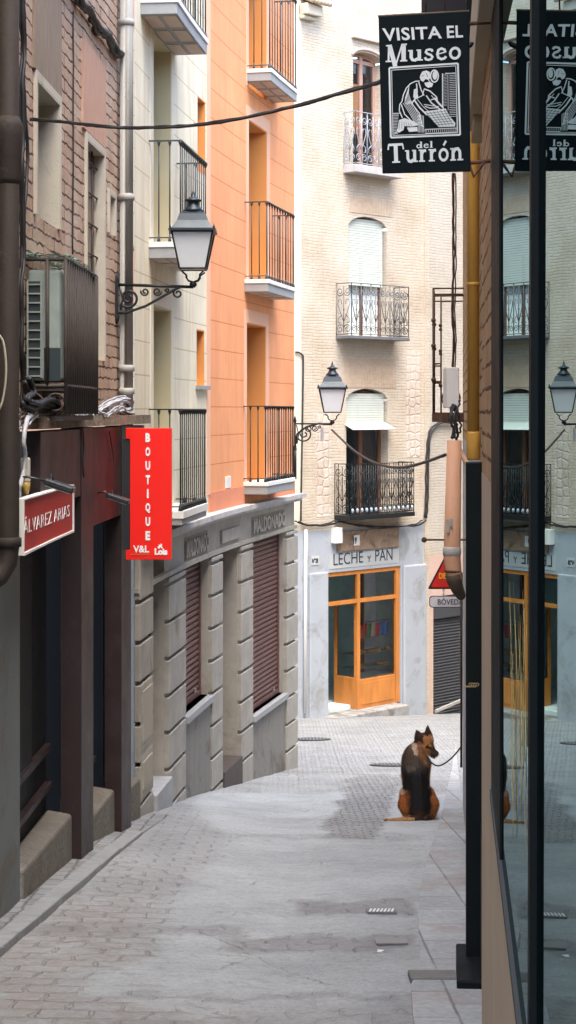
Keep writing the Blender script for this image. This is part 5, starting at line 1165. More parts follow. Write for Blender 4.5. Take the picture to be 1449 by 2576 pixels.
for ti, (txt, f0, f1) in enumerate((('VISITA', 0, .735), ('EL', .80, 1.0))):
    L4 = lambda A, B, f: (A[0] + (B[0] - A[0]) * f, A[1] + (B[1] - A[1]) * f)
    TL, TR, BL, BR = (961, 71), (1164, 63.5), (965, 104), (1165, 94)
    mb = MB(); text_on(mb, txt, quadmap(L4(TL, TR, f0), L4(TL, TR, f1), L4(BL, BR, f0), L4(BL, BR, f1)), .022, .002, 1.06); mb.build('lettering', m_sw, hs)
# home-made slab serif letters: (points, width) strokes in a box with x-height .62
def ell(cx, cy, rx, ry, a0=0, a1=360, n=18): return [(cx + rx * math.cos(math.radians(a0 + (a1 - a0) * i / n)), cy + ry * math.sin(math.radians(a0 + (a1 - a0) * i / n))) for i in range(n + 1)]
GL = {
 'M': (1.12, [([(.15, 0), (.17, 1)], .09), ([(.2, 1), (.5, -.28)], .21), ([(.5, -.28), (.86, 1)], .08), ([(.93, 1), (.93, 0)], .21), ([(0, .03), (.3, .03)], .08), ([(.75, .03), (1.12, .03)], .08), ([(.02, .97), (.3, .97)], .08), ([(.8, .97), (1.1, .97)], .08)]),
 'u': (.80, [([(.18, .62), (.18, .2), (.25, .06), (.38, .03), (.52, .12)], .16), ([(.6, .62), (.6, 0)], .17), ([(.02, .59), (.2, .59)], .07), ([(.45, .59), (.6, .59)], .07), ([(.6, .035), (.78, .035)], .07)]),
 's': (.58, [([(.46, .46), (.42, .56), (.3, .59), (.16, .56), (.11, .45), (.2, .36), (.38, .28), (.46, .17), (.4, .06), (.26, .02), (.13, .05), (.07, .17)], .12)]),
 'e': (.66, [([(.1, .30), (.54, .40)], .06), ([(.52, .38), (.48, .53), (.32, .6), (.17, .53), (.11, .32), (.16, .12), (.32, .03), (.48, .07), (.56, .17)], .13)]),
 'o': (.70, [(ell(.34, .31, .24, .27), .13)]),
 'T': (1.0, [([(.04, .94), (.92, .94)], .12), ([(.48, .95), (.48, 0)], .22), ([(.24, .035), (.72, .035)], .08), ([(.06, .95), (.02, .68)], .08), ([(.9, .95), (.95, .68)], .08)]),
 'r': (.58, [([(.2, .62), (.2, 0)], .17), ([(.24, .42), (.32, .55), (.48, .56)], .14), ([(.03, .035), (.4, .035)], .07), ([(.03, .59), (.2, .59)], .07)]),
 'n': (.84, [([(.2, .62), (.2, 0)], .17), ([(.22, .42), (.34, .57), (.5, .58), (.6, .46), (.62, .3), (.62, 0)], .16), ([(.03, .035), (.38, .035)], .07), ([(.46, .035), (.82, .035)], .07), ([(.03, .59), (.2, .59)], .07)]),
 'd': (.72, [(ell(.28, .3, .19, .26), .13), ([(.52, 1), (.52, 0)], .17), ([(.36, .97), (.52, .97)], .07), ([(.52, .035), (.7, .035)], .07)]),
 'l': (.38, [([(.19, 1), (.19, 0)], .17), ([(.03, .97), (.19, .97)], .07), ([(.03, .035), (.36, .035)], .07)])}
GL['ó'] = (.70, GL['o'][1] + [([(.34, .78), (.5, 1.0)], .11)])
def ribbon(mb, fn, pts, w_, o=0.0):
    n = len(pts); L_, R_ = [], []
    for i in range(n):
        a, b = pts[max(i - 1, 0)], pts[min(i + 1, n - 1)]
        if pts[0] == pts[-1] and i in (0, n - 1): a, b = pts[-2], pts[1]
        dx, dy = b[0] - a[0], b[1] - a[1]; m = math.hypot(dx, dy) or 1; nx_, ny_ = -dy / m, dx / m
        ww = (w_[i] if isinstance(w_, list) else w_) / 2; L_.append((pts[i][0] + nx_ * ww, pts[i][1] + ny_ * ww)); R_.append((pts[i][0] - nx_ * ww, pts[i][1] - ny_ * ww))
    mb.mesh([fn(*q) for q in L_ + R_], [(i, i + 1, n + i + 1, n + i) for i in range(n - 1)])
LAY = [0]
def serif(txt, TL, TR, BL, BR, tr=.02):
    tot = sum(GL[c_][0] + tr for c_ in txt); x = 0
    for ch in txt:
        w_, ss = GL[ch]; mb = MB()
        for i, (p, sw) in enumerate(ss):
            base = quadmap(TL, TR, BL, BR, .003 + .0004 * i); ribbon(mb, lambda a, b: base((x + a) / tot, b), p, sw * 1.08)
        mb.build('letter', m_sw, hs); x += w_ + tr
serif('Museo', (970, 114), (1163, 99), (970, 156), (1163, 148)); serif('del', (1047, 357), (1090, 354.5), (1047, 373), (1090, 371)); serif('Turrón', (975, 362), (1167, 352), (977, 410), (1167, 403))
# framed woodcut, drawn as raised strokes on the panel
zc = lambda x, y: (905.2 + x * .3753, y * .3753)
class SB:
    def __init__(s): s.mb = MB(); s.k = 0
    def line(s, pts, w_=5): s.k += 1; o = .003 + .00003 * s.k; ribbon(s.mb, lambda x, y: S(*zc(x, y), o), pts, w_)
    def poly(s, pts): s.k += 1; o = .003 + .00003 * s.k; s.mb.face([S(*zc(x, y), o) for x, y in pts])
fr = SB()
for A, w_ in (([(198, 455), (657, 425), (672, 903), (208, 922), (198, 455)], 12), ([(213, 470), (643, 441), (656, 890), (222, 908), (213, 470)], 4)): 
    for a, b in zip(A, A[1:]): fr.line([a, b], w_)
fr.mb.build('picture_frame', m_sw, hs)
ar = SB()
ar.line(ell(500, 510, 26, 40), 9); ar.poly(ell(503, 505, 16, 30)[:-1]); ar.poly([(405, 505), (418, 480), (446, 472), (468, 482), (474, 520), (462, 535), (440, 530), (425, 548), (410, 540), (402, 520)])
ar.poly([(432, 555), (470, 548), (492, 560), (484, 582), (458, 588), (440, 575)]); ar.line([(455, 530), (470, 550)], 5)
ar.line([(400, 543), (372, 545), (340, 560), (312, 590), (292, 635), (282, 680), (268, 700), (264, 740), (285, 790)], 7)
for k in range(7): ar.line([(330 - k * 4, 575 + k * 12), (326 - k * 4, 625 + k * 10), (345 - k * 4, 690 + k * 2)], 3)
ar.line([(380, 560), (385, 620), (375, 655), (350, 690)], 8); ar.poly([(362, 600), (380, 592), (392, 650), (372, 668), (358, 650)]); ar.line([(395, 550), (410, 600), (430, 640)], 7)
ar.line([(430, 595), (470, 610), (515, 650), (520, 680)], 8); ar.line([(430, 600), (420, 640), (370, 665)], 6); ar.line([(445, 640), (480, 690), (540, 735)], 8); ar.line([(500, 655), (560, 725)], 9); ar.line([(480, 640), (530, 700), (570, 735)], 4)
ar.line([(365, 670), (400, 720), (450, 770)], 10); ar.line([(385, 665), (425, 715), (470, 755)], 4); ar.line([(520, 655), (475, 670)], 7); ar.line([(430, 700), (530, 715)], 5); ar.line([(435, 712), (470, 725), (520, 722)], 6)
for k in range(6): ar.line([(290 + k * 10, 690 - k * 4), (325 + k * 12, 745 + k * 2), (375 + k * 10, 830 + k * 4)], 3.5)
ar.line([(278, 700), (300, 765), (350, 815), (390, 835)], 7); ar.line([(345, 690), (400, 760), (420, 850)], 6)
ar.poly([(255, 850), (262, 805), (300, 792), (360, 812), (395, 838), (350, 848), (300, 845), (292, 872), (262, 890), (248, 876)]); ar.poly([(315, 855), (385, 850), (388, 880), (330, 884)])
ar.poly([(430, 748), (575, 727), (600, 775), (640, 825), (638, 848), (530, 852), (495, 815)])
for k in range(5): ar.line([(390 + k * 9, 760 + k * 4), (392 + k * 9, 888)], 3.5)
ar.line([(555, 492), (556, 722)], 8); ar.line([(572, 492), (600, 492), (640, 490)], 6); ar.line([(590, 500), (592, 740)], 3); ar.line([(645, 490), (652, 880)], 4)
for k in range(24): ar.line([(600, 505 + k * 12), (645, 503 + k * 12)], 3)
for k in range(22): ar.line([(563, 500 + k * 10), (584, 496 + k * 10)], 2)
for k in range(13): ar.line([(222, 765 + k * 10), (262 - k * 1.5, 765 + k * 10)], 3)
ar.line([(222, 760), (275, 758)], 4); ar.line([(436, 868), (650, 858)], 5); ar.line([(436, 868), (440, 895), (650, 884)], 5)
for k in range(16): ar.line([(448 + k * 13, 872 - k * .6), (449 + k * 13, 888 - k * .6)], 3)
for k in range(5): ar.line([(222 + k * 8, 900), (250, 882 - k * 4)], 2.5)
ar.mb.build('woodcut_figure', m_sw, hs)
ak = SB(); ak.k = 90
for k in range(6): ak.line([(445 + k * 24, 752 - k * 3.5), (515 + k * 21, 846 - k * 2)], 2.6)
for k in range(6): ak.line([(445 + k * 14, 762 + k * 15), (585 + k * 9, 742 + k * 17)], 2.6)
for k in range(6): ak.line([(268 + k * 14, 812 + k * 3), (262 + k * 18, 868 - k * 4)], 2)
ak.line([(412, 512), (430, 505)], 3); ak.line([(445, 490), (455, 515)], 3)
ak.mb.build('woodcut_hatching', m_sb, hs)

# ---------------------------------------------------------------- traffic signs behind the terracotta pipe
D = 18.0; ts = thing('warning_sign', 'red triangle warning sign with yellow lettering, half hidden by the terracotta pipe', 'road sign', P(1117, 1479, D))
def rtri(cx, y0, y1, hw, ins, o):
    pts = []
    for (x, y) in ((cx - hw, y1), (cx + hw, y1), (cx, y0)):
        dx, dy = cx - x, (y0 * .33 + y1 * .67) - y; m = math.hypot(dx, dy); pts.append((x + dx / m * ins, y + dy / m * ins, dx, dy))
    out = []
    for i, (x, y, _, _) in enumerate(pts):
        for k in (-1, 0, 1):
            pr, nx2 = pts[i - 1], pts[(i + 1) % 3]; tgt = pr if k < 0 else nx2
            if k == 0: out.append((x, y)); continue
            m = math.hypot(tgt[0] - x, tgt[1] - y); q = (x + (tgt[0] - x) / m * 4, y + (tgt[1] - y) / m * 4); out.append(q)
        a, b, c_ = out[-3:]; out[-2] = ((a[0] + c_[0]) / 2 * .5 + b[0] * .5, (a[1] + c_[1]) / 2 * .5 + b[1] * .5)
    return [P(x, y, D - o) for x, y in out]
mb = MB(); mb.prism(rtri(1123, 1392, 1482, 47, 0, 0), V(0, .015, 0)); mb.build('plate', plain('dark_red_rim', (.05, .008, .01), .4), ts)
mb = MB(); mb.prism(rtri(1123, 1392, 1482, 47, 9, .002), V(0, -.003, 0)); mb.build('face', plain('signal_red', (.62, .02, .015), .35), ts)
flat_text('DE', 1104, 1122, 1441, 1456, D, ts, plain('sign_yellow', (.85, .42, .02), .5), .04, off=.009)
mb = MB(); mb.tube([P(1116, 1478, D + .02), P(1116, 1505, D + .02)], .011, 6); mb.tube([P(1150, 1488, D + .03), P(1170, 1492, D + .03)], .01, 6); mb.build('post', m_white, ts)
bs = thing('street_name_sign', 'white rounded sign plate reading BOVEDA with a black border', 'street sign', P(1124, 1528, D))
def rrect(x0, x1, y0, y1, r, o, D=D, n=5):
    out = []
    for cx, cy, a0 in ((x1 - r, y0 + r, -90), (x1 - r, y1 - r, 0), (x0 + r, y1 - r, 90), (x0 + r, y0 + r, 180)):
        for i in range(n + 1): a = math.radians(a0 + 90 * i / n); out.append(P(cx + r * math.cos(a), cy + r * math.sin(a), D - o))
    return out
mb = MB(); mb.prism(rrect(1080, 1169, 1499, 1528.5, 8, 0), V(0, .012, 0)); mb.build('border_plate', plain('black_border', (.02, .02, .025), .4), bs)
mb = MB(); mb.prism(rrect(1082, 1167, 1501, 1526.5, 7, .002), V(0, -.003, 0)); mb.build('face', plain('sign_face', (.62, .62, .66), .4), bs)
flat_text('BÓVEDA', 1101, 1165, 1503.5, 1521, D, bs, plain('sign_ink', (.03, .03, .035), .5), .01, off=.009)

# ---------------------------------------------------------------- air-conditioning balcony on the brick house
ob_ = .25; u0, D0 = LW.hit(165, ob_); u1 = Lu(243, ob_); zt = -(652 - HY) / F * D0; zf = -(975 - HY) / F * D0
ub = u0
s_ = MB(); s_.wbox(LW, ub, u1, zf - .02, zf, 0, ob_, .3); bal = s_.build('balcony', m_balc, bh); bal['label'] = 'rusty balcony crowded with an air conditioner and dark bars'
mb = MB()
for z in (zt, zf + .01):
    n = 6; pts = [LW.pt(ub, z, 0), LW.pt(ub, z, ob_)] + [LW.pt(ub + (u1 - ub) * k / n, z, ob_) for k in range(1, n + 1)] + [LW.pt(u1, z, 0)]
    mb.tube(pts, .013, 5)
for k in range(15): mb.tube([LW.pt(ub + (u1 - ub) * k / 14, zf - .16, ob_), LW.pt(ub + (u1 - ub) * k / 14, zt, ob_)], .0125, 5)
mb.tube([LW.pt(ub, zf, ob_ * .56), LW.pt(ub, zt, ob_ * .56)], .012, 5)
for k in range(9):
    u = ub + (u1 - ub) * (k + .5) / 9; mb.tube(spiral(LW.pt(u, zf - .09, ob_ - .01), LW.at(u)[1], V(0, 0, 1), .055, .02, 0, 1.3, 12), .007, 4)
for k in range(2): mb.tube(spiral(LW.pt(ub, zf - .09, .06 + .13 * k), LW.at(ub)[2], V(0, 0, 1), .055, .05, 0, 1.0, 12), .008, 4)
mb.build('railing', m_balc, bal)
mb = MB(); mb.wbox(LW, ub + .02, u1 - .02, zf - .2, zf - .17, 0, ob_ - .02, .3); mb.build('lower_shelf', m_balc, bal)
ac = thing('air_conditioner', 'white air-conditioning unit with a dark louvred grille standing on the rusty balcony', 'air conditioner', LW.pt(ub + .3, zf, .12))
za0, za1 = zf + .04, zt - .06; ua0, ua1 = ub + .03, ub + .62
mb = MB(); mb.wbox(LW, ua0, ua1, za0, za1, .015, .215, 2); mb.build('casing', M('netted_white', (.25, .30, .27), .7, 8, .15, 80, .2, .002), ac, bevel=.02)
mb = MB(); mb.wbox(LW, ua0 - .006, ua0, za0 + .02, za1 - .07, .022, .098, 2); gr = mb.build('grille_opening', plain('grille_dark', (.018, .03, .034), .6), ac)
mb = MB()
for k in range(11): z = za0 + .03 + (za1 - za0 - .12) * k / 10; mb.wbox(LW, ua0 - .016, ua0 - .006, z - .0045, z + .0045, .022, .098, 2)
for o in (.018, .100): mb.wbox(LW, ua0 - .018, ua0 - .004, za0 + .02, za1 - .06, o - .005, o + .005, 2)
mb.build('slats', M('slat_grey', (.24, .27, .24), .6), gr)
mb = MB(); mb.wbox(LW, ua0 - .005, ua0, za0, za0 + .2, .115, .215, 2); mb.build('dark_lower_cover', plain('grille_dark', (.018, .03, .034)), ac)
# green netting slung over the top
mb = MB(); n, m_ = 26, 9; vs = []
for i in range(n + 1):
    for j in range(m_ + 1):
        u = ub - .02 + (u1 - ub - .1) * i / n; o = -.0 + (ob_ + .02) * j / m_; p = LW.pt(u, zt + .03 + .02 * noise.noise(V(i * .5, j * .5, 0)) - (.05 * max(0, i - 16) / 10 if j > 5 else 0), o + .01 * noise.noise(V(i * .7, j, 5)))
        vs.append(p)
for i in range(n):
    for j in range(m_):
        q = [vs[i * (m_ + 1) + j], vs[(i + 1) * (m_ + 1) + j], vs[(i + 1) * (m_ + 1) + j + 1], vs[i * (m_ + 1) + j + 1]]; mb.face(q)
        
def netmat():
    m, t, bs_, L = newmat('green_net'); out = t.nodes['Material Output']; v = coords(t, L, 'Object', (1, 1, 1)); ch = nn(t, 'ShaderNodeTexNoise'); L(v, ch.inputs['Vector']); ch.inputs['Scale'].default_value = 60
    bs_.inputs['Base Color'].default_value = (.10, .27, .22, 1); bs_.inputs['Roughness'].default_value = .8; L(ramp(t, L, ch.outputs[0], [(.45, 0.0), (.5, 1.0)]), bs_.inputs['Alpha']); return m
tag(mb.build('green_netting', netmat()), 'crumpled green netting draped over the top of the rusty balcony', 'netting')
# intercom-like ochre lamp box and the cables on the left
q = LW.pt(Lu(60, .1), Lz(60, 1200, .1), .11)
tl = thing('box_light', 'pale box with an ochre lower half hanging at the left end of the brown fascia', 'box light', q); mb = MB(); mb.obox(q + V(0, 0, .04), V(.026, 0, 0), V(0, .02, 0), V(0, 0, .07)); mb.build('housing', M('pale_plastic', (.5, .47, .4), .5), tl, bevel=.01)
mb = MB(); mb.lathe(q + V(0, 0, -.10), [(.014, 0), (.026, .04), (.027, .07)], 12); mb.build('diffuser', plain('ochre_plastic', (.42, .27, .06), .4), tl)
r_ = random.Random(11)
lp = lambda x, y, o=.05: LW.pt(Lu(x, o), Lz(x, y, o), o)
cable('bunch of black cables running down the left edge beside the brown pipe', [lp(56 + r_.uniform(-3, 7), y, .06) for y in range(-30, 1060, 75)], .010, sub=4, strands=4, spread=.018, wob=.003)
cable('thicker black cable curving down past the first window', [lp(60, -20), lp(59, 150), lp(64, 300), lp(70, 400), lp(62, 520), lp(55, 650), lp(52, 800)], .011, sub=5, wob=.002)
cable('thin black cable running straight down the brick between the two windows', [lp(185, 28, .012), lp(184, 250, .012), lp(183.5, 510, .012), lp(183, 640, .012)], .006, sub=3, wob=.003)
cable('heavy black cable bundle crossing the top of the brick wall', [LW.pt(Lu(x, .03), 2.93 + .02 * math.sin(x * .3), .04) for x in range(120, 306, 14)], .022, sub=3, strands=3, spread=.02, wob=.012)
cable('loop of grey cables hanging beside the box light at far left', [lp(80, 1045, .12), lp(66, 1060, .14), lp(58, 1110, .14), lp(62, 1150, .14), lp(56, 1200, .13), lp(48, 1225, .13), lp(46, 1255, .1)], .013, m_cableg, sub=5, strands=2, spread=.02, wob=.002)
pts = [LW.pt(Lu(x, .12), -.045 + .03 * math.sin(x * .09) + (x - 60) * .00022, .11) for x in range(60, 334, 16)]
cable('untidy bundle of grey cables lying along the ledge over the fascia', pts, .0075, m_cableg, sub=3, strands=7, spread=.035, wob=.010)
cable('coil of grey cables heaped at the foot of the grey drainpipe', [LW.pt(Lu(x, .1), z, .1) for x, z in ((232, -.02), (262, .04), (300, .10), (325, .11), (331, .06), (310, .02), (280, .0), (268, .05), (295, .09), (320, .08), (322, .03), (290, .0), (255, -.03))], .007, m_cableg, sub=5, strands=5, spread=.022, wob=.004)
cable('dark knot of cables and pipe stubs at the left end of the ledge', [lp(62, 955, .1), lp(75, 990, .12), lp(60, 1010, .12), lp(88, 1020, .14), lp(120, 1008, .16), lp(140, 1030, .14), lp(100, 1045, .12), lp(70, 1040, .1)], .014, sub=4, strands=4, spread=.03, wob=.006)
cable('pale cable arc at the left edge in front of the brown pipe', [P(-5, 840, 8.8), P(8, 860, 8.8), P(15, 910, 8.8), P(14, 960, 8.8), P(6, 1010, 8.8), P(-5, 1035, 8.8)], .006, M('dirty_cable', (.35, .33, .26)), sub=5)
cable('black wires dangling on the brown fascia over the wide red sign', [lp(208, 1070, .13), lp(211, 1120, .13), lp(209, 1170, .13), lp(212, 1200, .13)], .005, sub=4)
cable('thin wire hanging to the second floodlight', [lp(275, 1085, .13), lp(284, 1140, .13), lp(288, 1190, .14), lp(292, 1240, .15)], .005, sub=4)
# overhead cables
ya = [(76, 300), (150, 306), (220, 314), (300, 321), (400, 320), (500, 314), (620, 295), (750, 265), (880, 228), (960, 205), (1060, 165), (1185, 112)]
cable('long rope-like cable sagging across the street from the left wall to the hanging sign', [P(x, y, 10.35 - 4.4 * (i / 11) ** 1.3) for i, (x, y) in enumerate(ya)], .0075, sub=6, wob=.0022, strands=2, spread=.005)
yb = [(833, 1080), (860, 1106), (890, 1133), (925, 1155), (965, 1170), (1010, 1174), (1060, 1163), (1118, 1142)]
cable('slack black cable from the far street lamp to the terracotta pipe', [P(x, y, 23 - 10 * i / 7) for i, (x, y) in enumerate(yb)], .014, sub=5, strands=2, spread=.012)

# ---------------------------------------------------------------- street furniture on the ground
def gnorm(X, Y): 
    e_ = .05; return V(-(gxy(X + e_, Y) - gxy(X - e_, Y)) / (2 * e_), -(gxy(X, Y + e_) - gxy(X, Y - e_)) / (2 * e_), 1).normalized()
def cover(x, y, r, lab):
    g = GP(x, y); n = gnorm(g.x, g.y); ax = n.cross(V(0, 1, 0)).normalized(); ay = n.cross(ax); mb = MB()
    ring = lambda rr, o: [g + ax * rr * math.cos(2 * math.pi * k / 28) + ay * rr * math.sin(2 * math.pi * k / 28) + n * o for k in range(28)]
    t = thing('manhole_cover', lab, 'manhole cover', g, 'round manhole covers')
    mb.prism(ring(r, .012), n * .006); mb.build('rim', M('worn_iron', (.09, .095, .10), .5, 15, .3, metal=.4), t)
    mb = MB(); mb.prism(ring(r * .88, .014), n * .007)
    for i in range(-4, 5):
        for j in range(-4, 5):
            if i * i + j * j < 18: mb.obox(g + ax * i * r * .18 + ay * j * r * .18 + n * .023, ax * r * .05, ay * r * .05, n * .003)
    mb.build('lid', M('worn_iron_lid', (.12, .125, .13), .5, 15, .3, metal=.3), t)
cover(785, 1861, .31, 'round iron manhole cover at the foot of the far crossing, beside the stone corner')
cover(983, 1926, .30, 'round iron manhole cover just left of the dog')
g = GP(960, 2296); n = gnorm(g.x, g.y); ax = V(1, 0, 0); ay = n.cross(ax).normalized()
dg_ = thing('drain_grate', 'small street drain with bright slots set in the dark paving band', 'drain', g); mb = MB(); mb.obox(g + n * .008, ax * .088, ay * .075, n * .006); mb.build('frame', M('drain_iron', (.11, .115, .12), .5, 10, .3), dg_)
for k in range(7): mb = MB(); mb.obox(g + ax * (-.066 + .022 * k) + ay * (.0) + n * .0155, (ax * .006), (ay * .055 + ax * .008), n * .002); mb.build('bar', plain('bright_bar', (.70, .74, .76), .4), dg_)
g = GP(984, 2372); n = gnorm(g.x, g.y); ay = n.cross(ax).normalized(); mb = MB(); mb.obox(g + n * .010, ax * .085, ay * .085, n * .004); t = mb.build('access_cover', M('cover_grey', (.20, .205, .21), .5, 10, .2)); tag(t, 'small square grey access cover in the paving, nearer than the drain', 'access cover')
for x, y, s, lab in ((958, 2413, .022, 'crumpled white paper scrap near the right gutter'), (3, 2404, .022, 'white paper scrap on the kerb at the left edge')):
    g = GP(x, y); mb = MB(); r_ = random.Random(int(x)); b0 = [g + V(r_.uniform(-s, s), r_.uniform(-s, s), r_.uniform(.012, .03) + s * .8) for k in range(9)]
    for k in range(0, 7): mb.face([b0[k], b0[k + 1], b0[(k + 2) % 9]])
    tag(mb.build('paper_scrap', m_white2), lab, 'litter', 'litter')
g = GP(1090, 2466); mb = MB(); mb.obox(g + V(0, 0, .016), V(.115, 0, 0), V(0, .10, -.0143), V(0, 0, .016)); tag(mb.build('drain_stone', M('dark_stone', (.15, .15, .145), .8, 9, .3), None, bevel=.006), kind='structure')

# ---------------------------------------------------------------- the dog
g0 = GP(1050, 2062); X0 = g0.x; SC = 1 / 1521.0
def dz(zx, zy, y=0.0): return V((zx - 690) * SC, y, (1500 - zy) * SC)
blobs = []
def cap(a, b, ra, rb, n=10):
    for i in range(n + 1): f = i / n; blobs.append((a.lerp(b, f), ra + (rb - ra) * f))
cap(dz(700, 1330, .06), dz(690, 1120, .08), .135, .12); cap(dz(690, 1120, .08), dz(676, 900, .13), .12, .132); cap(dz(676, 900, .13), dz(660, 700, .19), .132, .115)
cap(dz(640, 690, .2), dz(650, 620, .22), .095, .07, 4)
cap(dz(720, 900, .2), dz(790, 780, .27), .11, .085, 6)                      # chest and right shoulder
cap(dz(660, 640, .22), dz(760, 560, .26), .095, .085, 6)                     # neck
cap(dz(770, 560, .26), dz(835, 470, .27), .082, .074, 5)                    # to skull
cap(dz(820, 450, .26), dz(865, 450, .25), .070, .064, 3); cap(dz(850, 480, .25), dz(900, 560, .22), .064, .046, 5); cap(dz(895, 560, .22), dz(985, 612, .19), .036, .022, 8); cap(dz(890, 590, .22), dz(950, 650, .20), .030, .017, 6)
for a, b in (((750, 430, .27), (708, 305, .27)), ((885, 395, .25), (866, 228, .25))):      # ears
    A, B = dz(*a), dz(*b)
    for i in range(13): f = i / 12; w_ = .049 * (1 - f) ** .8 + .004; c = A.lerp(B, f); blobs.append((c + V(w_ * .5 * (1 if a[0] < 800 else .3), 0, 0), w_ * .62)); blobs.append((c - V(w_ * .4, 0, 0), w_ * .55))
cap(dz(560, 1290, .10), dz(540, 1160, .13), .08, .06, 5); cap(dz(560, 1300, .08), dz(590, 1430, .03), .092, .066, 5)       # left thigh
cap(dz(860, 1290, .10), dz(850, 1170, .13), .09, .066, 5); cap(dz(870, 1300, .08), dz(850, 1430, .03), .092, .066, 5)          # right thigh
cap(dz(560, 1455, .04), dz(640, 1470, -.06), .035, .028, 6); cap(dz(850, 1455, .04), dz(800, 1472, -.05), .035, .028, 6); cap(dz(880, 1465, .06), dz(905, 1472, .13), .03, .024, 4)
cap(dz(700, 1430, .06), dz(700, 1400, .02), .09, .09, 3)
cap(dz(700, 1455, -.04), dz(560, 1472, -.10), .03, .030, 8); cap(dz(560, 1472, -.10), dz(400, 1480, -.12), .030, .027, 10); cap(dz(400, 1480, -.12), dz(255, 1480, -.10), .027, .018, 8); cap(dz(255, 1480, -.10), dz(222, 1488, -.09), .018, .008, 3)
cap(dz(650, 860, .27), dz(655, 1150, .34), .062, .040, 8); cap(dz(655, 1150, .34), dz(655, 1470, .35), .036, .028, 10); cap(dz(655, 1475, .36), dz(660, 1478, .41), .032, .028, 3)   # forelegs
cap(dz(815, 880, .26), dz(835, 1120, .32), .058, .038, 8); cap(dz(835, 1120, .32), dz(835, 1470, .33), .034, .028, 10); cap(dz(835, 1475, .34), dz(838, 1478, .39), .032, .028, 3)
mbd = MB()
for c, r in blobs: mbd.ball(c, r, 10, 8)
tmp = mbd.build('dog_tmp', m_dark, None, loc=(0, 0, 0)); rm = tmp.modifiers.new('r', 'REMESH'); rm.mode = 'VOXEL'; rm.voxel_size = .0085; sm_ = tmp.modifiers.new('s', 'SMOOTH'); sm_.iterations = 5; sm_.factor = .5
dgp = bpy.context.evaluated_depsgraph_get(); me = bpy.data.meshes.new_from_object(tmp.evaluated_get(dgp)); bpy.data.objects.remove(tmp)
TAN, RED, BLK, SAB, CRM = (.30, .125, .042), (.27, .088, .026), (.012, .011, .012), (.06, .04, .026), (.50, .42, .33)
def lerp3(a, b, f): f = max(0, min(1, f)); return tuple(p + (q - p) * f for p, q in zip(a, b))
def furcol(p):
    x = p.x / SC + 690; y = 1500 - p.z / SC; n = noise.noise(p * 26) * 28 + noise.noise(p * 90) * 14
    x += n; y += n; Y = p.y; c = TAN
    if y > 1432 and x < 640: return lerp3((.40, .22, .09), (.12, .07, .04), sm(300, 225, x) if x < 300 else .15)
    if y < 600 and x > 640 or (y < 700 and x > 780):                      # head
        c = lerp3((.16, .07, .035), (.36, .16, .06), sm(770, 830, x))
        if y < 400 and (x < 800 or y < 360): c = (.05, .026, .020)
        elif x < 790 and y < 470: c = (.035, .02, .016)
        mz = sm(860, 915, x) * sm(455, 540, y); c = lerp3(c, (.02, .014, .012), mz * .95)
        if 905 < x < 960 and 385 < y < 450: c = lerp3(c, (.5, .4, .32), .6)
        if 830 < x < 905 and 500 < y < 540: c = (.03, .018, .014)
        if x < 700 and y > 480: c = lerp3(c, CRM, .5)
        return c
    if y < 860:                                                             # withers
        c = lerp3(SAB, (.06, .045, .035), sm(620, 700, y) * (1 - sm(740, 790, y))); c = lerp3(c, (.022, .019, .021), sm(740, 830, y))
        if abs(x - 610) < 60 and 755 < y < 815: c = lerp3(c, (.13, .10, .085), .5)
        c = lerp3(c, TAN, sm(740 + (y - 700) * .8, 820 + (y - 700) * .8, x) * .8)
        if 790 < x < 840 and 690 < y < 735: c = lerp3(c, CRM, .4)
        return c
    sad = 1 - sm(150, 215, abs(x - (665 + (y - 860) * .08)))
    if y > 1080: sad = 1 - sm(130, 200, abs(x - 728))
    c = lerp3(RED if y > 1080 else TAN, (.012, .011, .012), sad)
    if y > 1350: c = lerp3(c, (.09, .045, .025), .45 * (1 - abs(x - 720) / 300)); 
    if 455 < x < 530 and 1080 < y < 1150: c = lerp3(c, CRM, .6)
    if Y > .24 and y > 860: c = TAN
    return c
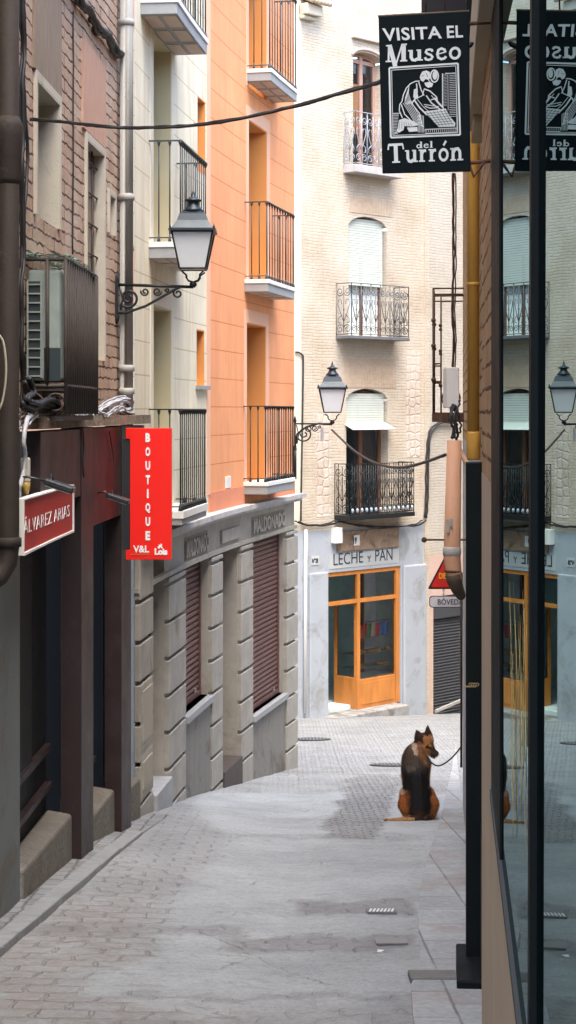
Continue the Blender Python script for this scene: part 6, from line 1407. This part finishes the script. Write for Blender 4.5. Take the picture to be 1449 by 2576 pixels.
# short guard hairs grown from the skin, in the same mesh
vs = [v.co.copy() for v in me.vertices]; ns_ = [v.normal.copy() for v in me.vertices]; fs = [tuple(p.vertices) for p in me.polygons]
vs = [v + n * .0022 * noise.noise(v * 60) for v, n in zip(vs, ns_)]; cols = [furcol(v) for v in vs]; nb_ = len(vs); rr_ = random.Random(2)
for i in range(0, nb_):
    for rep in range(3):
        v, n = vs[i], ns_[i]; y_ = v.z
        if v.z < .012: continue
        L_ = .013 if v.z > .60 else .026
        if v.z > .66: L_ = .006
        if v.z < .09 and v.x < -.03: L_ = .016
        dr = (n * .45 + V(0, 0, -.9) + V(rr_.uniform(-.25, .25), rr_.uniform(-.25, .25), rr_.uniform(-.1, .3))).normalized()
        if v.z > .66: dr = (n * .5 + V(0, 0, .5)).normalized()
        if v.z < .07 and v.x < -.05: dr = (n * .35 + V(-1, 0, 0)).normalized()
        p = v + V(rr_.uniform(-.004, .004), rr_.uniform(-.004, .004), rr_.uniform(-.004, .004)); s = dr.cross(n); s = s.normalized() * .0016 if s.length > 1e-4 else V(.0016, 0, 0)
        k = len(vs); vs += [p - s, p + s, p + dr * L_]; fs.append((k, k + 1, k + 2)); q = rr_.uniform(.55, 1.6); cc = tuple(min(1, c_ * q) for c_ in cols[i]); cols += [cc] * 3
md = bpy.data.meshes.new('dog'); md.from_pydata([tuple(v) for v in vs], [], fs); md.polygons.foreach_set('use_smooth', [True] * len(fs)); ca = md.color_attributes.new('fur', 'FLOAT_COLOR', 'POINT')
ca.data.foreach_set('color', [q for c in cols for q in (*c, 1)])
mf, t, bsd, L = newmat('fur'); at_ = nn(t, 'ShaderNodeAttribute', attribute_name='fur'); L(at_.outputs['Color'], bsd.inputs['Base Color']); bsd.inputs['Roughness'].default_value = .7; bsd.inputs['Specular IOR Level'].default_value = .12
md.materials.append(mf); dog = bpy.data.objects.new('dog', md); COL.objects.link(dog); dog.location = (g0.x + (690 - 690) * SC, g0.y, gxy(g0.x, g0.y) + .004)
tag(dog, 'german shepherd sitting with its back to the camera, head turned right, tail stretched left', 'dog')
o_ = dog.location
def child(name, fnb, mat):
    mb = MB(); fnb(mb); return mb.build(name, mat, dog)
child('nose', lambda m: m.ball(o_ + dz(1000, 612, .185), (.012, .012, .011), 8, 6), plain('nose_black', (.006, .006, .007), .25))
child('eye', lambda m: m.ball(o_ + dz(868, 515, .198), (.0085, .008, .0075), 8, 6), plain('eye_dark', (.008, .005, .004), .12))
ctr = o_ + dz(738, 612, .243); axn = (dz(790, 540, .26) - dz(700, 640, .23)).normalized(); e1 = axn.orthogonal().normalized(); e2 = axn.cross(e1)
child('collar', lambda m: m.tube([ctr + e1 * .088 * math.cos(2 * math.pi * k / 20) + e2 * .088 * math.sin(2 * math.pi * k / 20) for k in range(21)], .007, 6), plain('collar_tan', (.13, .11, .08), .6))
c0 = o_ + dz(850, 700, .20)
pl = [c0, P(1096, 1925, o_.y + .12), P(1112, 1924, o_.y - .1), P(1130, 1912, o_.y - .5), P(1147, 1895, o_.y - 1.1), P(1160, 1878, 14.62), P(1160.5, 1884, 14.60)]
cable('black leash curving from the dog collar to the thin upright pole', pl, .0075, sub=6, name='leash', cat='leash')
